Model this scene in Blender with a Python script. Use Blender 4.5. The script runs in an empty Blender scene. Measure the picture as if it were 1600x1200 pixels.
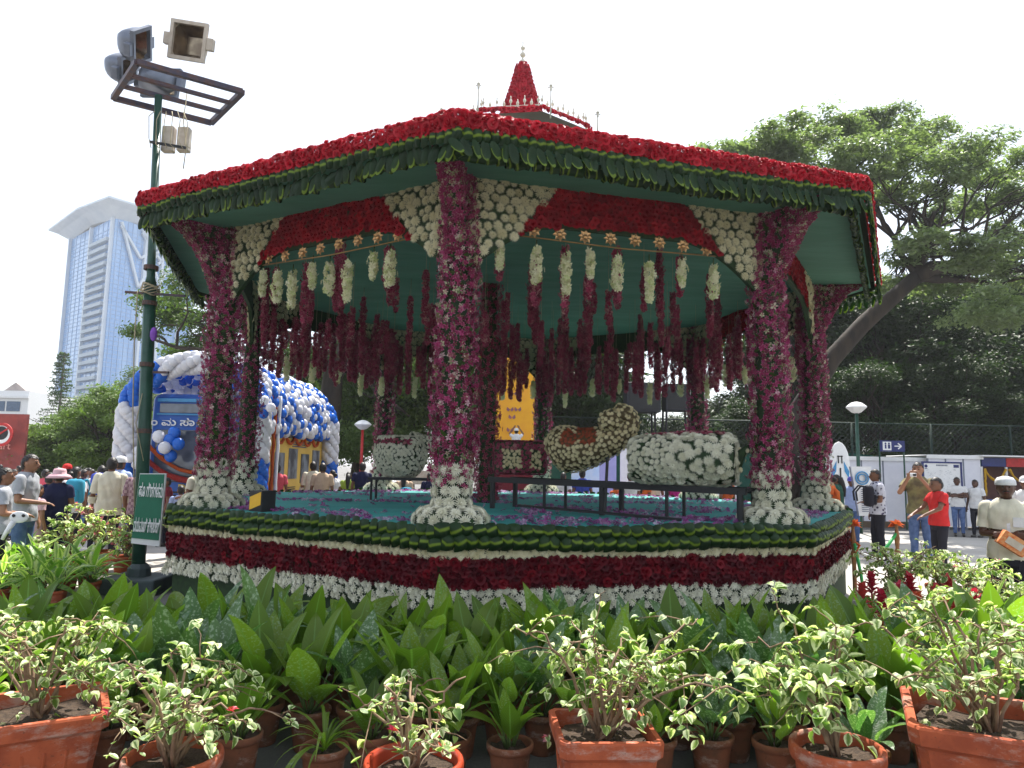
import bpy, bmesh, math, random
import numpy as np
from mathutils import Vector, Matrix

random.seed(7)
RNG = np.random.default_rng(7)
PI = math.pi
scene = bpy.context.scene
col = scene.collection

# ---------------------------------------------------------------- camera
CH = 1.72                      # eye height
F = 1112.0; TH = 0.1158; ROLL = 0.02
cam_d = bpy.data.cameras.new("camera")
cam_d.sensor_width = 36; cam_d.lens = 36 * F / 1600
cam_d.clip_start = 0.05; cam_d.clip_end = 3000
cam = bpy.data.objects.new("camera", cam_d); col.objects.link(cam)
cam.matrix_world = Matrix.Translation((0, 0, CH)) @ Matrix.Rotation(PI / 2 + TH, 4, 'X') @ Matrix.Rotation(ROLL, 4, 'Z')
scene.camera = cam

# ---------------------------------------------------------------- light
SUN_EL = math.radians(60); SUN_AZ = math.radians(13)      # azimuth to the right of +Y
sdir = Vector((math.sin(SUN_AZ) * math.cos(SUN_EL), math.cos(SUN_AZ) * math.cos(SUN_EL), math.sin(SUN_EL)))
world = bpy.data.worlds.new("World"); scene.world = world; world.use_nodes = True
wn = world.node_tree; wn.nodes.clear()
sky = wn.nodes.new('ShaderNodeTexSky'); sky.sky_type = 'NISHITA'; sky.sun_disc = False
sky.sun_elevation = SUN_EL; sky.sun_rotation = SUN_AZ
sky.air_density = 1.0; sky.dust_density = 1.5; sky.ozone_density = 1.0
bg = wn.nodes.new('ShaderNodeBackground'); bg.inputs[1].default_value = 0.10
wo = wn.nodes.new('ShaderNodeOutputWorld')
mxs = wn.nodes.new('ShaderNodeMix'); mxs.data_type = 'RGBA'; mxs.inputs[0].default_value = .5; mxs.inputs[7].default_value = (7.6, 7.9, 8.3, 1)      # thin bright veil of cloud, even over the whole sky
wn.links.new(sky.outputs[0], mxs.inputs[6]); wn.links.new(mxs.outputs[2], bg.inputs[0]); wn.links.new(bg.outputs[0], wo.inputs[0])
sl = bpy.data.lights.new("sun", 'SUN'); sl.energy = 5.0; sl.angle = math.radians(0.5); sl.color = (1, .95, .87)
sun = bpy.data.objects.new("sun", sl); col.objects.link(sun)
sun.rotation_euler = sdir.to_track_quat('Z', 'Y').to_euler()
scene.view_settings.view_transform = 'Standard'; scene.view_settings.look = 'None'
scene.view_settings.gamma = 1; scene.view_settings.use_curve_mapping = False
scene.view_settings.exposure = 1.1
scene.cycles.max_bounces = 8; scene.cycles.transparent_max_bounces = 8
scene.cycles.diffuse_bounces = 4

# ---------------------------------------------------------------- placing helpers
def ray(px, py):
    X, Y = (px - 800) / F, (py - 600) / F
    c, s = math.cos(ROLL), math.sin(ROLL)
    u = c * X + s * Y; v = -s * X + c * Y
    return Vector((u, math.cos(TH) + v * math.sin(TH), math.sin(TH) - v * math.cos(TH)))
def U(px, py, D):                      # point of the place at distance D along the view axis on the ground
    d = ray(px, py); return Vector((0, 0, CH)) + d * (D / d.y)
def G(px, py, z):
    d = ray(px, py); return Vector((0, 0, CH)) + d * ((z - CH) / d.z)

# ---------------------------------------------------------------- mesh builder (triangles, numpy)
class MB:
    def __init__(s): s.V = []; s.Fc = []; s.A = []; s.M = []; s.n = 0
    def add(s, V, Fc, A=None, mi=0):
        V = np.asarray(V, float).reshape(-1, 3); Fc = np.asarray(Fc, int).reshape(-1, 3)
        if A is None: A = np.zeros((len(V), 3)); A[:, 2] = .5
        A = np.asarray(A, float)
        s.V.append(V); s.Fc.append(Fc + s.n); s.A.append(A)
        s.M.append(np.full(len(Fc), mi) if np.isscalar(mi) else np.asarray(mi)); s.n += len(V); return s
    def arr(s):
        return np.concatenate(s.V), np.concatenate(s.Fc), np.concatenate(s.A), np.concatenate(s.M)
    def addmb(s, o, M=None):
        V, Fc, A, mi = o.arr()
        if M is not None: V = V @ np.array(M)[:3, :3].T + np.array(M)[:3, 3]
        return s.add(V, Fc, A, mi)
    def inst(s, o, mats, rnd=None, mi=None):      # many transformed copies of template o in this one mesh
        V, Fc, A, m = o.arr(); mats = np.asarray(mats); N = len(mats)
        if N == 0: return s
        W = np.einsum('nij,vj->nvi', mats[:, :3, :3], V) + mats[:, None, :3, 3]
        FF = (Fc[None] + (np.arange(N) * len(V))[:, None, None]).reshape(-1, 3)
        AA = np.repeat(A[None], N, 0).copy()
        AA[:, :, 2] = ((RNG.random(N) if rnd is None else np.asarray(rnd))[:, None] + A[None, :, 2] - .5) % 1.0
        return s.add(W.reshape(-1, 3), FF, AA.reshape(-1, 3), np.tile(m, N) if mi is None else mi)
    def mesh(s, name, mats, smooth=True):
        V, Fc, A, mi = s.arr()
        me = bpy.data.meshes.new(name)
        me.vertices.add(len(V)); me.vertices.foreach_set('co', V.astype(np.float32).ravel())
        me.loops.add(Fc.size); me.loops.foreach_set('vertex_index', Fc.astype(np.int32).ravel())
        me.polygons.add(len(Fc))
        me.polygons.foreach_set('loop_start', np.arange(0, Fc.size, 3, dtype=np.int32))
        me.polygons.foreach_set('loop_total', np.full(len(Fc), 3, dtype=np.int32))
        me.polygons.foreach_set('material_index', mi.astype(np.int32))
        me.polygons.foreach_set('use_smooth', np.full(len(Fc), bool(smooth)))
        at = me.attributes.new('uvr', 'FLOAT_VECTOR', 'POINT'); at.data.foreach_set('vector', A.astype(np.float32).ravel())
        for m in (mats if isinstance(mats, (list, tuple)) else [mats]): me.materials.append(m)
        me.update(calc_edges=True); return me
    def obj(s, name, mats, parent=None, smooth=True):
        return link(name, s.mesh(name, mats, smooth), parent)

def link(name, data, parent=None, M=None):
    o = bpy.data.objects.new(name, data); col.objects.link(o)
    if parent is not None: o.parent = parent
    if M is not None: o.matrix_local = M
    return o
def thing(name, label, cat, loc=(0, 0, 0), rz=0, group=None):
    o = bpy.data.objects.new(name, None); col.objects.link(o); o.location = loc; o.rotation_euler = (0, 0, rz)
    o.empty_display_size = .2
    return tag(o, label, cat, group)
def tag(o, label, cat, group=None, kind=None):
    if label: o['label'] = label
    if cat: o['category'] = cat
    if group: o['group'] = group
    if kind: o['kind'] = kind
    return o
def stuff(o): o['kind'] = 'stuff'; return o
def struct(o): o['kind'] = 'structure'; return o

def grid_faces(nu, nv, closed=False):
    Fc = []
    for j in range(nv - 1):
        for i in range(nu if closed else nu - 1):
            a = j * nu + i; b = j * nu + (i + 1) % nu
            Fc += [(a, b, b + nu), (a, b + nu, a + nu)]
    return Fc
def box(mb, c, s, rz=0, mi=0, M=None, r=0):
    x, y, z = s[0] / 2, s[1] / 2, s[2] / 2
    if r > 0:       # chamfered box
        bmm = bmesh.new(); bmesh.ops.create_cube(bmm, size=1)
        bmesh.ops.scale(bmm, vec=s, verts=bmm.verts)
        bmesh.ops.bevel(bmm, geom=bmm.edges[:], offset=r, segments=2, affect='EDGES', profile=.5)
        bmesh.ops.triangulate(bmm, faces=bmm.faces[:]); bmm.verts.index_update()
        V = np.array([v.co[:] for v in bmm.verts]); Fc = [[v.index for v in f.verts] for f in bmm.faces]; bmm.free()
    else:
        V = []; Fc = []
        for ax in range(3):
            for sg in (-1, 1):
                p = [(-1, -1), (1, -1), (1, 1), (-1, 1)]
                if sg < 0: p = p[::-1]
                n = len(V)
                for a, b in p:
                    q = [0, 0, 0]; q[ax] = sg; q[(ax + 1) % 3] = a; q[(ax + 2) % 3] = b
                    V.append((q[0] * x, q[1] * y, q[2] * z))
                Fc += [(n, n + 1, n + 2), (n, n + 2, n + 3)]
        V = np.array(V)
    if M is not None: V = V @ np.array(M)[:3, :3].T + np.array(M)[:3, 3]
    ca, sa = math.cos(rz), math.sin(rz)
    V = V @ np.array([[ca, sa, 0], [-sa, ca, 0], [0, 0, 1]]) + np.array(c)
    mb.add(V, Fc, mi=mi); return mb
def tube(mb, pts, rad, n=8, mi=0, caps=True, A=None):
    pts = [Vector(p) for p in pts]; m = len(pts)
    if not hasattr(rad, '__len__'): rad = [rad] * m
    V = []; prev = None
    for i, p in enumerate(pts):
        t = (pts[min(i + 1, m - 1)] - pts[max(i - 1, 0)])
        t = t.normalized() if t.length > 1e-9 else Vector((0, 0, 1))
        if prev is None: prev = t.orthogonal().normalized()
        x = (prev - t * prev.dot(t));  x = x.normalized() if x.length > 1e-6 else t.orthogonal().normalized()
        prev = x; y = t.cross(x)
        for k in range(n):
            a = 2 * PI * k / n; V.append(p + (x * math.cos(a) + y * math.sin(a)) * rad[i])
    Fc = grid_faces(n, m, True)
    if caps:
        V.append(pts[0]); V.append(pts[-1]); a = len(V) - 2
        for k in range(n):
            Fc.append((a, (k + 1) % n, k)); Fc.append((a + 1, (m - 1) * n + k, (m - 1) * n + (k + 1) % n))
    at = np.zeros((len(V), 3)); at[:, 2] = .5
    at[:n * m, 1] = np.repeat(np.linspace(0, 1, m), n)
    mb.add([v[:] for v in V], Fc, at, mi); return mb
def lathe(mb, prof, n=16, c=(0, 0, 0), mi=0, sx=1, sy=1, sq=None):      # prof: (r,z)
    V = []; 
    for r, z in prof:
        for k in range(n):
            a = 2 * PI * k / n
            if sq:
                ca, sa = math.cos(a), math.sin(a); f = (abs(ca) ** sq + abs(sa) ** sq) ** (-1 / sq)
            else: f = 1
            V.append((c[0] + r * f * math.cos(a) * sx, c[1] + r * f * math.sin(a) * sy, c[2] + z))
    mb.add(V, grid_faces(n, len(prof), True), mi=mi); return mb
def sphere(mb, c, r, nu=10, nv=7, mi=0):
    r = (r, r, r) if not hasattr(r, '__len__') else r
    V = [(c[0] + r[0] * math.sin(PI * j / (nv - 1)) * math.cos(2 * PI * i / nu), c[1] + r[1] * math.sin(PI * j / (nv - 1)) * math.sin(2 * PI * i / nu), c[2] - r[2] * math.cos(PI * j / (nv - 1))) for j in range(nv) for i in range(nu)]
    mb.add(V, grid_faces(nu, nv, True), mi=mi); return mb
def frames(P, Nn, spin=None, scale=1.0):          # (n,4,4): template z axis -> normal
    P = np.asarray(P, float); Nn = np.asarray(Nn, float); n = len(P)
    Nn = Nn / np.linalg.norm(Nn, axis=1)[:, None]
    up = np.tile(np.array([0, 0, 1.]), (n, 1)); up[np.abs(Nn[:, 2]) > .95] = (0, 1, 0)
    X = np.cross(up, Nn); X /= np.linalg.norm(X, axis=1)[:, None]; Y = np.cross(Nn, X)
    if spin is None: spin = RNG.random(n) * 2 * PI
    spin = np.broadcast_to(spin, (n,)); c, s = np.cos(spin)[:, None], np.sin(spin)[:, None]
    X2 = X * c + Y * s; Y2 = -X * s + Y * c
    sc = np.broadcast_to(np.asarray(scale, float), (n,))[:, None]
    M = np.zeros((n, 4, 4)); M[:, :3, 0] = X2 * sc; M[:, :3, 1] = Y2 * sc; M[:, :3, 2] = Nn * sc; M[:, :3, 3] = P; M[:, 3, 3] = 1
    return M
def jit(n, a): return (RNG.random((n, 3)) - .5) * 2 * a

# ---------------------------------------------------------------- materials
def newmat(name):
    m = bpy.data.materials.new(name); m.use_nodes = True; nt = m.node_tree; nt.nodes.clear(); return m, nt
def ND(nt, t, ins=None, **kw):
    n = nt.nodes.new(t)
    for k, v in kw.items(): setattr(n, k, v)
    for k, v in (ins or {}).items():
        if isinstance(v, bpy.types.NodeSocket): nt.links.new(v, n.inputs[k])
        else: n.inputs[k].default_value = v
    return n
def c4(c): return (c[0], c[1], c[2], 1)
def MATH(nt, op, a, b=0.0, clamp=False):
    n = ND(nt, 'ShaderNodeMath', {0: a, 1: b}, operation=op); n.use_clamp = clamp; return n.outputs[0]
def MIX(nt, f, a, b, blend='MIX'):
    n = nt.nodes.new('ShaderNodeMix'); n.data_type = 'RGBA'; n.blend_type = blend
    for i, v in ((0, f), (6, a), (7, b)):
        if isinstance(v, bpy.types.NodeSocket): nt.links.new(v, n.inputs[i])
        elif i == 0: n.inputs[0].default_value = v
        else: n.inputs[i].default_value = c4(v)
    return n.outputs[2]
def uvr(nt):
    a = ND(nt, 'ShaderNodeAttribute', attribute_name='uvr')
    s = ND(nt, 'ShaderNodeSeparateXYZ', {0: a.outputs['Vector']})
    oi = ND(nt, 'ShaderNodeObjectInfo')
    r = MATH(nt, 'FRACT', MATH(nt, 'ADD', s.outputs[2], oi.outputs['Random']))
    return s.outputs[0], s.outputs[1], r
def sstep(nt, x, a, b):
    return ND(nt, 'ShaderNodeMapRange', {0: x, 1: a, 2: b, 3: 0.0, 4: 1.0}, interpolation_type='SMOOTHSTEP').outputs[0]
def noise(nt, scale, detail=4, rough=.6, coord='Object', dims=None):
    tc = ND(nt, 'ShaderNodeTexCoord')
    v = tc.outputs[coord]
    if dims: v = ND(nt, 'ShaderNodeMapping', {0: v, 3: dims}).outputs[0]
    return ND(nt, 'ShaderNodeTexNoise', {'Vector': v, 'Scale': scale, 'Detail': detail, 'Roughness': rough}).outputs[0]
def ramp(nt, f, stops, interp='LINEAR'):
    n = nt.nodes.new('ShaderNodeValToRGB'); nt.links.new(f, n.inputs[0]); cr = n.color_ramp; cr.interpolation = interp
    while len(cr.elements) < len(stops): cr.elements.new(.5)
    for e, (p, c) in zip(cr.elements, stops): e.position = p; e.color = c4(c)
    return n.outputs[0]
def finish(nt, color, rough=.6, transl=0.0, spec=.4, metal=0.0, bump=None, tcol=None, coat=0, alpha=None, trans=0):
    p = ND(nt, 'ShaderNodeBsdfPrincipled', {'Roughness': rough, 'Specular IOR Level': spec, 'Metallic': metal, 'Coat Weight': coat})
    if isinstance(color, bpy.types.NodeSocket): nt.links.new(color, p.inputs['Base Color'])
    else: p.inputs['Base Color'].default_value = c4(color)
    if trans: p.inputs['Transmission Weight'].default_value = trans
    if bump is not None:
        b = ND(nt, 'ShaderNodeBump', {'Height': bump[0], 'Strength': bump[1], 'Distance': bump[2]})
        nt.links.new(b.outputs[0], p.inputs['Normal'])
    out = p.outputs[0]
    if transl > 0:
        t = nt.nodes.new('ShaderNodeBsdfTranslucent')
        tc = tcol if tcol is not None else color
        if isinstance(tc, bpy.types.NodeSocket): nt.links.new(tc, t.inputs[0])
        else: t.inputs[0].default_value = c4(tc)
        out = ND(nt, 'ShaderNodeMixShader', {0: transl, 1: out, 2: t.outputs[0]}).outputs[0]
    o = nt.nodes.new('ShaderNodeOutputMaterial'); nt.links.new(out, o.inputs[0])
def mat(name, c1, c2=None, nscale=8, rough=.6, transl=0, spec=.4, metal=0, bump=0, dist=.01, amp=.25, coat=0, dims=None):
    m, nt = newmat(name); n = noise(nt, nscale, dims=dims)
    c2 = c2 or tuple(x * (1 - amp) for x in c1)
    colr = MIX(nt, sstep(nt, n, .35, .65), c1, c2)
    finish(nt, colr, rough, transl, spec, metal, (n, bump, dist) if bump else None, coat=coat); return m
def rmat(name, stops, rough=.6, transl=.3, spec=.3, tip=None, tscale=1.0):       # colour by per-piece random; tip colour towards v=1
    m, nt = newmat(name); u, v, r = uvr(nt)
    c = ramp(nt, r, stops)
    if tip: c = MIX(nt, sstep(nt, v, tip[1], tip[2]), c, tip[0])
    finish(nt, c, rough, transl, spec); return m

M_rose = rmat('rose_petal', [(0, (.42, .006, .018)), (.5, (.55, .012, .03)), (.8, (.30, .004, .012)), (1, (.62, .03, .05))], .55, .22, .25)
M_rosev = rmat('deep_rose_petal', [(0, (.055, .002, .006)), (.5, (.10, .002, .008)), (.85, (.15, .003, .010)), (1, (.22, .006, .014))], .6, .12, .2)  # platform band roses: shade under the roof put into a darker petal colour
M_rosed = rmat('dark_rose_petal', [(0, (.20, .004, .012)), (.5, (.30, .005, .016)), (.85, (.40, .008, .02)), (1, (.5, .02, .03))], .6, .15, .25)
M_mum = rmat('chrysanthemum_petal', [(0, (.78, .76, .62)), (.6, (.82, .80, .66)), (1, (.70, .68, .52))], .6, .25, .2)
M_mumy = rmat('cream_petal', [(0, (.80, .75, .52)), (.6, (.84, .79, .58)), (1, (.70, .64, .40))], .6, .25, .2)
M_orchid = rmat('orchid_petal', [(0, (.22, .014, .06)), (.25, (.42, .035, .15)), (.45, (.12, .008, .03)), (.62, (.30, .022, .09)), (.76, (.50, .06, .22)), (.80, (.66, .46, .48)), (.87, (.55, .55, .34)), (.93, (.10, .18, .04)), (1, (.36, .03, .11))], .5, .3, .3, tip=((.72, .42, .56), .55, 1.25))
M_orchid_in = rmat('maroon_orchid_petal', [(0, (.26, .02, .065)), (.35, (.42, .05, .12)), (.65, (.16, .010, .04)), (.85, (.34, .03, .08)), (.93, (.55, .30, .28)), (1, (.36, .05, .10))], .55, .3, .3, tip=((.62, .36, .36), .5, 1.35))
M_worchid = rmat('white_orchid_petal', [(0, (.80, .78, .52)), (.6, (.86, .83, .62)), (.85, (.56, .64, .26)), (1, (.80, .78, .5))], .5, .35, .3)
M_twine = mat('twine', (.45, .38, .25), rough=.8)
M_wire = mat('brass_wire', (.35, .22, .09), rough=.4, metal=.6)
M_green_cloth = mat('green_cloth', (.10, .25, .185), (.08, .215, .155), 1.6, .75, .12, bump=.7, dist=.05, dims=(.6, 2.4, 1))
M_teal_cloth = mat('teal_cloth', (.045, .34, .315), (.03, .25, .235), .9, .8, bump=.3, dist=.01)
M_core = mat('leaf_backing', (.012, .03, .01), (.02, .05, .012), 20, .8)
M_brass = mat('brass_petal', (.75, .45, .22), (.6, .33, .14), 20, .3, metal=.85)
M_soffit = mat('grey_soffit', (.42, .36, .34), (.35, .30, .28), 3, .8)
M_cream_paint = mat('cream_paint', (.7, .66, .55), (.6, .55, .45), 12, .5)
M_steel_g = mat('green_painted_steel', (.012, .055, .035), (.02, .075, .05), 6, .35, bump=.1)
M_steel_d = mat('dark_steel', (.05, .045, .07), (.10, .05, .04), 7, .5, metal=.3)
M_rust = mat('rusty_steel', (.12, .06, .04), (.07, .05, .05), 15, .7)
M_lamp_g = mat('grey_lamp_housing', (.16, .18, .23), (.2, .22, .27), 6, .4, metal=.4)
M_lamp_c = mat('cream_lamp_housing', (.55, .48, .40), (.46, .38, .3), 10, .5)
M_reflector = mat('lamp_reflector', (.35, .28, .2), (.15, .11, .08), 5, .2, metal=.9)
M_black = mat('black_paint', (.012, .012, .014), rough=.5)
def terracotta(name, a, b, salt):
    m, nt = newmat(name); n1, n2, n3 = noise(nt, 7, 4, .6), noise(nt, 3.5, 6, .75, dims=(1, 1, 2.2)), noise(nt, 60, 3, .6)
    c = MIX(nt, sstep(nt, n1, .35, .65), a, b); c = MIX(nt, MATH(nt, 'MULTIPLY', sstep(nt, n2, .50, .66), salt), c, (.50, .42, .36))
    c = MIX(nt, MATH(nt, 'MULTIPLY', sstep(nt, n3, .62, .72), .5), c, (.08, .045, .03))
    finish(nt, c, .85, spec=.2, bump=(n3, .3, .004)); return m
M_terracotta = terracotta('terracotta', (.42, .10, .042), (.29, .065, .03), .5); M_terracotta_old = terracotta('old_terracotta', (.24, .09, .048), (.14, .065, .038), .6)
M_redpot = mat('red_plastic_pot', (.45, .06, .025), (.38, .045, .02), 4, .3)
M_soil = mat('potting_soil', (.035, .022, .014), (.07, .045, .028), 40, .95, bump=.8, dist=.02)
M_twig = mat('bougainvillea_twig', (.30, .20, .12), (.18, .11, .07), 15, .8)
M_stem = mat('green_stem', (.10, .16, .04), (.07, .11, .03), 10, .5)
M_bark = mat('tree_bark', (.045, .033, .024), (.02, .015, .012), 3, .9, bump=.6, dist=.05, dims=(1, 1, .25))
M_white = mat('white_panel', (.74, .74, .80), (.68, .68, .75), 2, .5)
M_whitep = mat('white_paint', (.8, .8, .8), rough=.5, amp=.06)
M_navy = mat('navy_paint', (.02, .03, .16), rough=.4)
M_blue = mat('blue_paint', (.015, .10, .42), (.012, .085, .36), 3, .35)
M_sky_blue = mat('light_blue_paint', (.06, .28, .55), rough=.35, amp=.1)
M_red = mat('red_paint', (.5, .02, .02), rough=.5)
M_yellow = mat('yellow_paint', (.75, .42, .03), (.68, .36, .02), 3, .6)
M_orange = mat('marigold_orange', (.62, .12, .015), (.45, .06, .01), 60, .8, .2, bump=.8, dist=.02)
M_marigold = mat('marigold_yellow', (.7, .42, .02), (.55, .28, .01), 60, .8, .2, bump=.8, dist=.02)
M_white_balloon = mat('white_balloon', (.80, .80, .84), rough=.3, transl=.3, amp=.04)
M_blue_balloon = mat('blue_balloon', (.015, .14, .62), rough=.25, transl=.15, amp=.1)
M_net = mat('green_net', (.008, .06, .045), (.012, .085, .06), 3, .85)

def leafmat(name, base, alt, *, spec=.5, stripe=None, mott=None, transl=.3, rough=.35, edge=None, midrib=None, tcol=None):
    m, nt = newmat(name); u, v, r = uvr(nt)
    c = MIX(nt, r, base, alt)
    au = MATH(nt, 'ABSOLUTE', MATH(nt, 'ADD', u, MATH(nt, 'MULTIPLY', MATH(nt, 'SUBTRACT', r, .5), .55)) if stripe else u)
    n = noise(nt, 30)
    if mott:
        n2 = noise(nt, mott[1], 3, .7)
        c = MIX(nt, MATH(nt, 'MULTIPLY', sstep(nt, n2, .52, .62), sstep(nt, r, mott[2], mott[2] + .1)), c, mott[0])
    if stripe: c = MIX(nt, sstep(nt, MATH(nt, 'ADD', au, MATH(nt, 'MULTIPLY', MATH(nt, 'SUBTRACT', n, .5), .25)), stripe[1], stripe[2]), stripe[0], c)
    if edge:
        r2 = MATH(nt, 'FRACT', MATH(nt, 'MULTIPLY', r, 7.31)); n3 = noise(nt, 55, 4, .7)
        ef = sstep(nt, MATH(nt, 'ADD', MATH(nt, 'ADD', au, MATH(nt, 'MULTIPLY', MATH(nt, 'SUBTRACT', n3, .5), 1.7)), MATH(nt, 'MULTIPLY', MATH(nt, 'SUBTRACT', r2, .55), .9)), edge[1] - .08, edge[2] + .12)
        c = MIX(nt, ef, c, edge[0])
    if midrib: c = MIX(nt, sstep(nt, au, .03, .10), midrib, c)
    # side veins as fine relief
    vv = MATH(nt, 'SINE', MATH(nt, 'MULTIPLY', MATH(nt, 'ADD', v, MATH(nt, 'MULTIPLY', au, -.18)), 90.0))
    t = MIX(nt, 1.0, c, tcol or (1.5, 1.9, .7), 'MULTIPLY')
    finish(nt, c, rough, transl, spec, bump=(vv, .12, .004), tcol=t); return m
M_drac = leafmat('striped_dracaena_leaf', (.013, .040, .009), (.006, .022, .006), spec=.22, stripe=((.15, .22, .018), .04, .30), transl=.12, rough=.45)
M_agl = leafmat('broad_green_leaf', (.085, .15, .018), (.19, .27, .03), spec=.3, mott=((.24, .33, .18), 26, .5), midrib=(.16, .27, .07), transl=.5, rough=.33)
M_agl_s = leafmat('silvery_green_leaf', (.06, .14, .05), (.11, .19, .06), mott=((.30, .38, .28), 20, .0), midrib=(.10, .2, .06), transl=.4, rough=.33)
M_agl_y = leafmat('yellow_green_leaf', (.20, .32, .03), (.25, .36, .03), midrib=(.3, .42, .06), transl=.45, rough=.35)
M_boug = leafmat('variegated_leaf', (.09, .19, .03), (.19, .29, .045), edge=((.74, .78, .46), .42, .68), transl=.35, rough=.45, tcol=(1.3, 1.5, .7))
M_hosta = leafmat('light_green_leaf', (.10, .22, .03), (.20, .34, .05), edge=((.55, .6, .25), .5, .8), transl=.4, rough=.4)
M_red_bract = rmat('red_bract', [(0, (.5, .02, .04)), (.6, (.6, .05, .1)), (1, (.65, .12, .04))], .4, .35)
M_pink_bract = rmat('pink_bract', [(0, (.65, .15, .22)), (.6, (.7, .3, .34)), (1, (.7, .1, .12))], .5, .4)
def foliage(name, a, b, transl=.35, rough=.5):
    m, nt = newmat(name); u, v, r = uvr(nt)
    c = MIX(nt, r, a, b); t = MIX(nt, 1.0, c, (1.4, 1.7, .6), 'MULTIPLY')
    finish(nt, c, rough, transl, .3, tcol=t); return m
M_fol_dark = foliage('dark_foliage', (.03, .065, .014), (.055, .10, .02))
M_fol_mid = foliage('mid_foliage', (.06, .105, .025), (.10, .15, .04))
M_fol_light = foliage('light_foliage', (.09, .15, .03), (.14, .20, .05))
M_fol_blue = foliage('blue_green_foliage', (.05, .09, .05), (.07, .12, .06))

# ---------------------------------------------------------------- flower and leaf templates
def petal_patch(L, W, cup, curl, tilt, r0, ang, z0, nl=3, nw=3):
    V = []; A = []
    for j in range(nl):
        t = j / (nl - 1)
        for i in range(nw):
            s = i / (nw - 1) * 2 - 1
            w = W * (.45 + .55 * math.sin(min(1, t * 1.15 + .05) * PI * .62)) * s
            x = w; y = r0 + L * t * math.cos(tilt) - cup * s * s * W; z = z0 + L * t * math.sin(tilt) - curl * t * t * L
            y += curl * t * t * L * .8
            V.append((x * math.cos(ang) - y * math.sin(ang), x * math.sin(ang) + y * math.cos(ang), z)); A.append((s, t, .5))
    return V, grid_faces(nw, nl), A
def make_rose(lo=False):
    mb = MB()
    lay = ((3, .25, .16, 1.45, .05, .10), (5, .30, .24, 1.15, .2, .14), (6, .38, .30, .75, .4, .18)) if not lo else ((3, .28, .22, 1.4, .05, .1), (5, .42, .38, .8, .35, .17))
    k = 0
    for n, L, W, tilt, curl, r0 in lay:
        k += 1
        for i in range(n):
            V, Fc, A = petal_patch(L, W, .25, curl, tilt, r0, 2 * PI * i / n + k * .7, .18 - .05 * k, 3 if not lo else 2 + 1, 3 if not lo else 2)
            mb.add(V, Fc, A)
    sphere(mb, (0, 0, .22), (.14, .14, .22), 6, 4)
    return mb                                                     # radius ~.5
def make_mum(n=(17, 15, 11), lo=False):
    mb = MB(); 
    spec = ((n[0], .52, .105, .0), (n[1], .43, .105, .38), (n[2], .30, .10, .8)) if not lo else ((10, .52, .2, .1), (8, .38, .2, .65))
    for k, (m, L, W, tilt) in enumerate(spec):
        for i in range(m):
            a = 2 * PI * (i + .5 * k) / m + random.uniform(-.08, .08); ct, st = math.cos(tilt), math.sin(tilt)
            P = [(0, .04, 0), (W * .5, L * .65, .05), (0, L, 0), (-W * .5, L * .65, .05)]
            V = []
            for x, y, z in P:
                yy = y * ct - z * st; zz = y * st + z * ct + .03
                V.append((x * math.cos(a) - yy * math.sin(a), x * math.sin(a) + yy * math.cos(a), zz))
            mb.add(V, [(0, 1, 2), (0, 2, 3)], [(0, 0, .5), (1, .6, .5), (0, 1, .5), (-1, .6, .5)])
    sphere(mb, (0, 0, .12), (.15, .15, .1), 6, 4)
    return mb
def make_orchid():
    mb = MB()
    for i in range(5):
        a = 2 * PI * i / 5; W = .34 if i in (1, 4) else .22
        P = [(0, 0, 0), (W * .55, .32, .10), (0, .55, .02), (-W * .55, .32, .10)]
        V = [(x * math.cos(a) - y * math.sin(a), x * math.sin(a) + y * math.cos(a), z) for x, y, z in P]
        mb.add(V, [(0, 1, 2), (0, 2, 3)], [(0, 0, .5), (1, .5, .5), (0, 1, .5), (-1, .5, .5)])
    mb.add([(0, 0, 0), (.1, -.12, .16), (0, -.3, .2), (-.1, -.12, .16)], [(0, 1, 2), (0, 2, 3)], [(0, 0, .35)] * 4)
    return mb
def make_blade(L=1, W=.3, nl=7, nw=3, droop=.3, fold=.15, peak=.4, wave=0, pet=0.0):
    V = []; A = []                                                # grows along +Y, normal +Z
    for j in range(nl):
        t = j / (nl - 1); w = W * (math.sin(PI * t ** (math.log(.5) / math.log(peak))) ** .8 if 0 < t < 1 else .02)
        ang = -droop * t * 1.4
        for i in range(nw):
            s = i / (nw - 1) * 2 - 1
            V.append((w * .5 * s, pet + L * (math.sin(droop * 1.4 * t) / (droop * 1.4) if droop else t), -L * (1 - math.cos(droop * 1.4 * t)) / (droop * 1.4 if droop else 1) + fold * abs(s) * w + wave * math.sin(t * 9 + s) * W))
            A.append((s, t, .5))
    mb = MB(); mb.add(V, grid_faces(nw, nl), A); return mb
def make_wrap():                      # leaf bent over a rail: x along rail 1 wide, z 1 high, bulges to -y ; stripe mid height
    V = []; A = []
    for j in range(6):
        t = j / 5; z = .5 - t; y = -.34 * math.sin(PI * t) ** .6
        for i in range(5):
            s = i / 4; e_ = math.sin(PI * (.06 + .88 * s)) ; V.append(((s - .5) * 1.15 + .10 * math.sin(PI * t), y * (.10 + 1.1 * e_ ** 1.5) - .14 * s + .06, z * (.82 + .2 * e_) + .05 * (s - .5))); A.append(((t - .5) * 2 + .25 * (s - .5) + (.5 if s < .12 else 0), s, .5))
    mb = MB(); mb.add(V, grid_faces(5, 6), A); return mb
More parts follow.
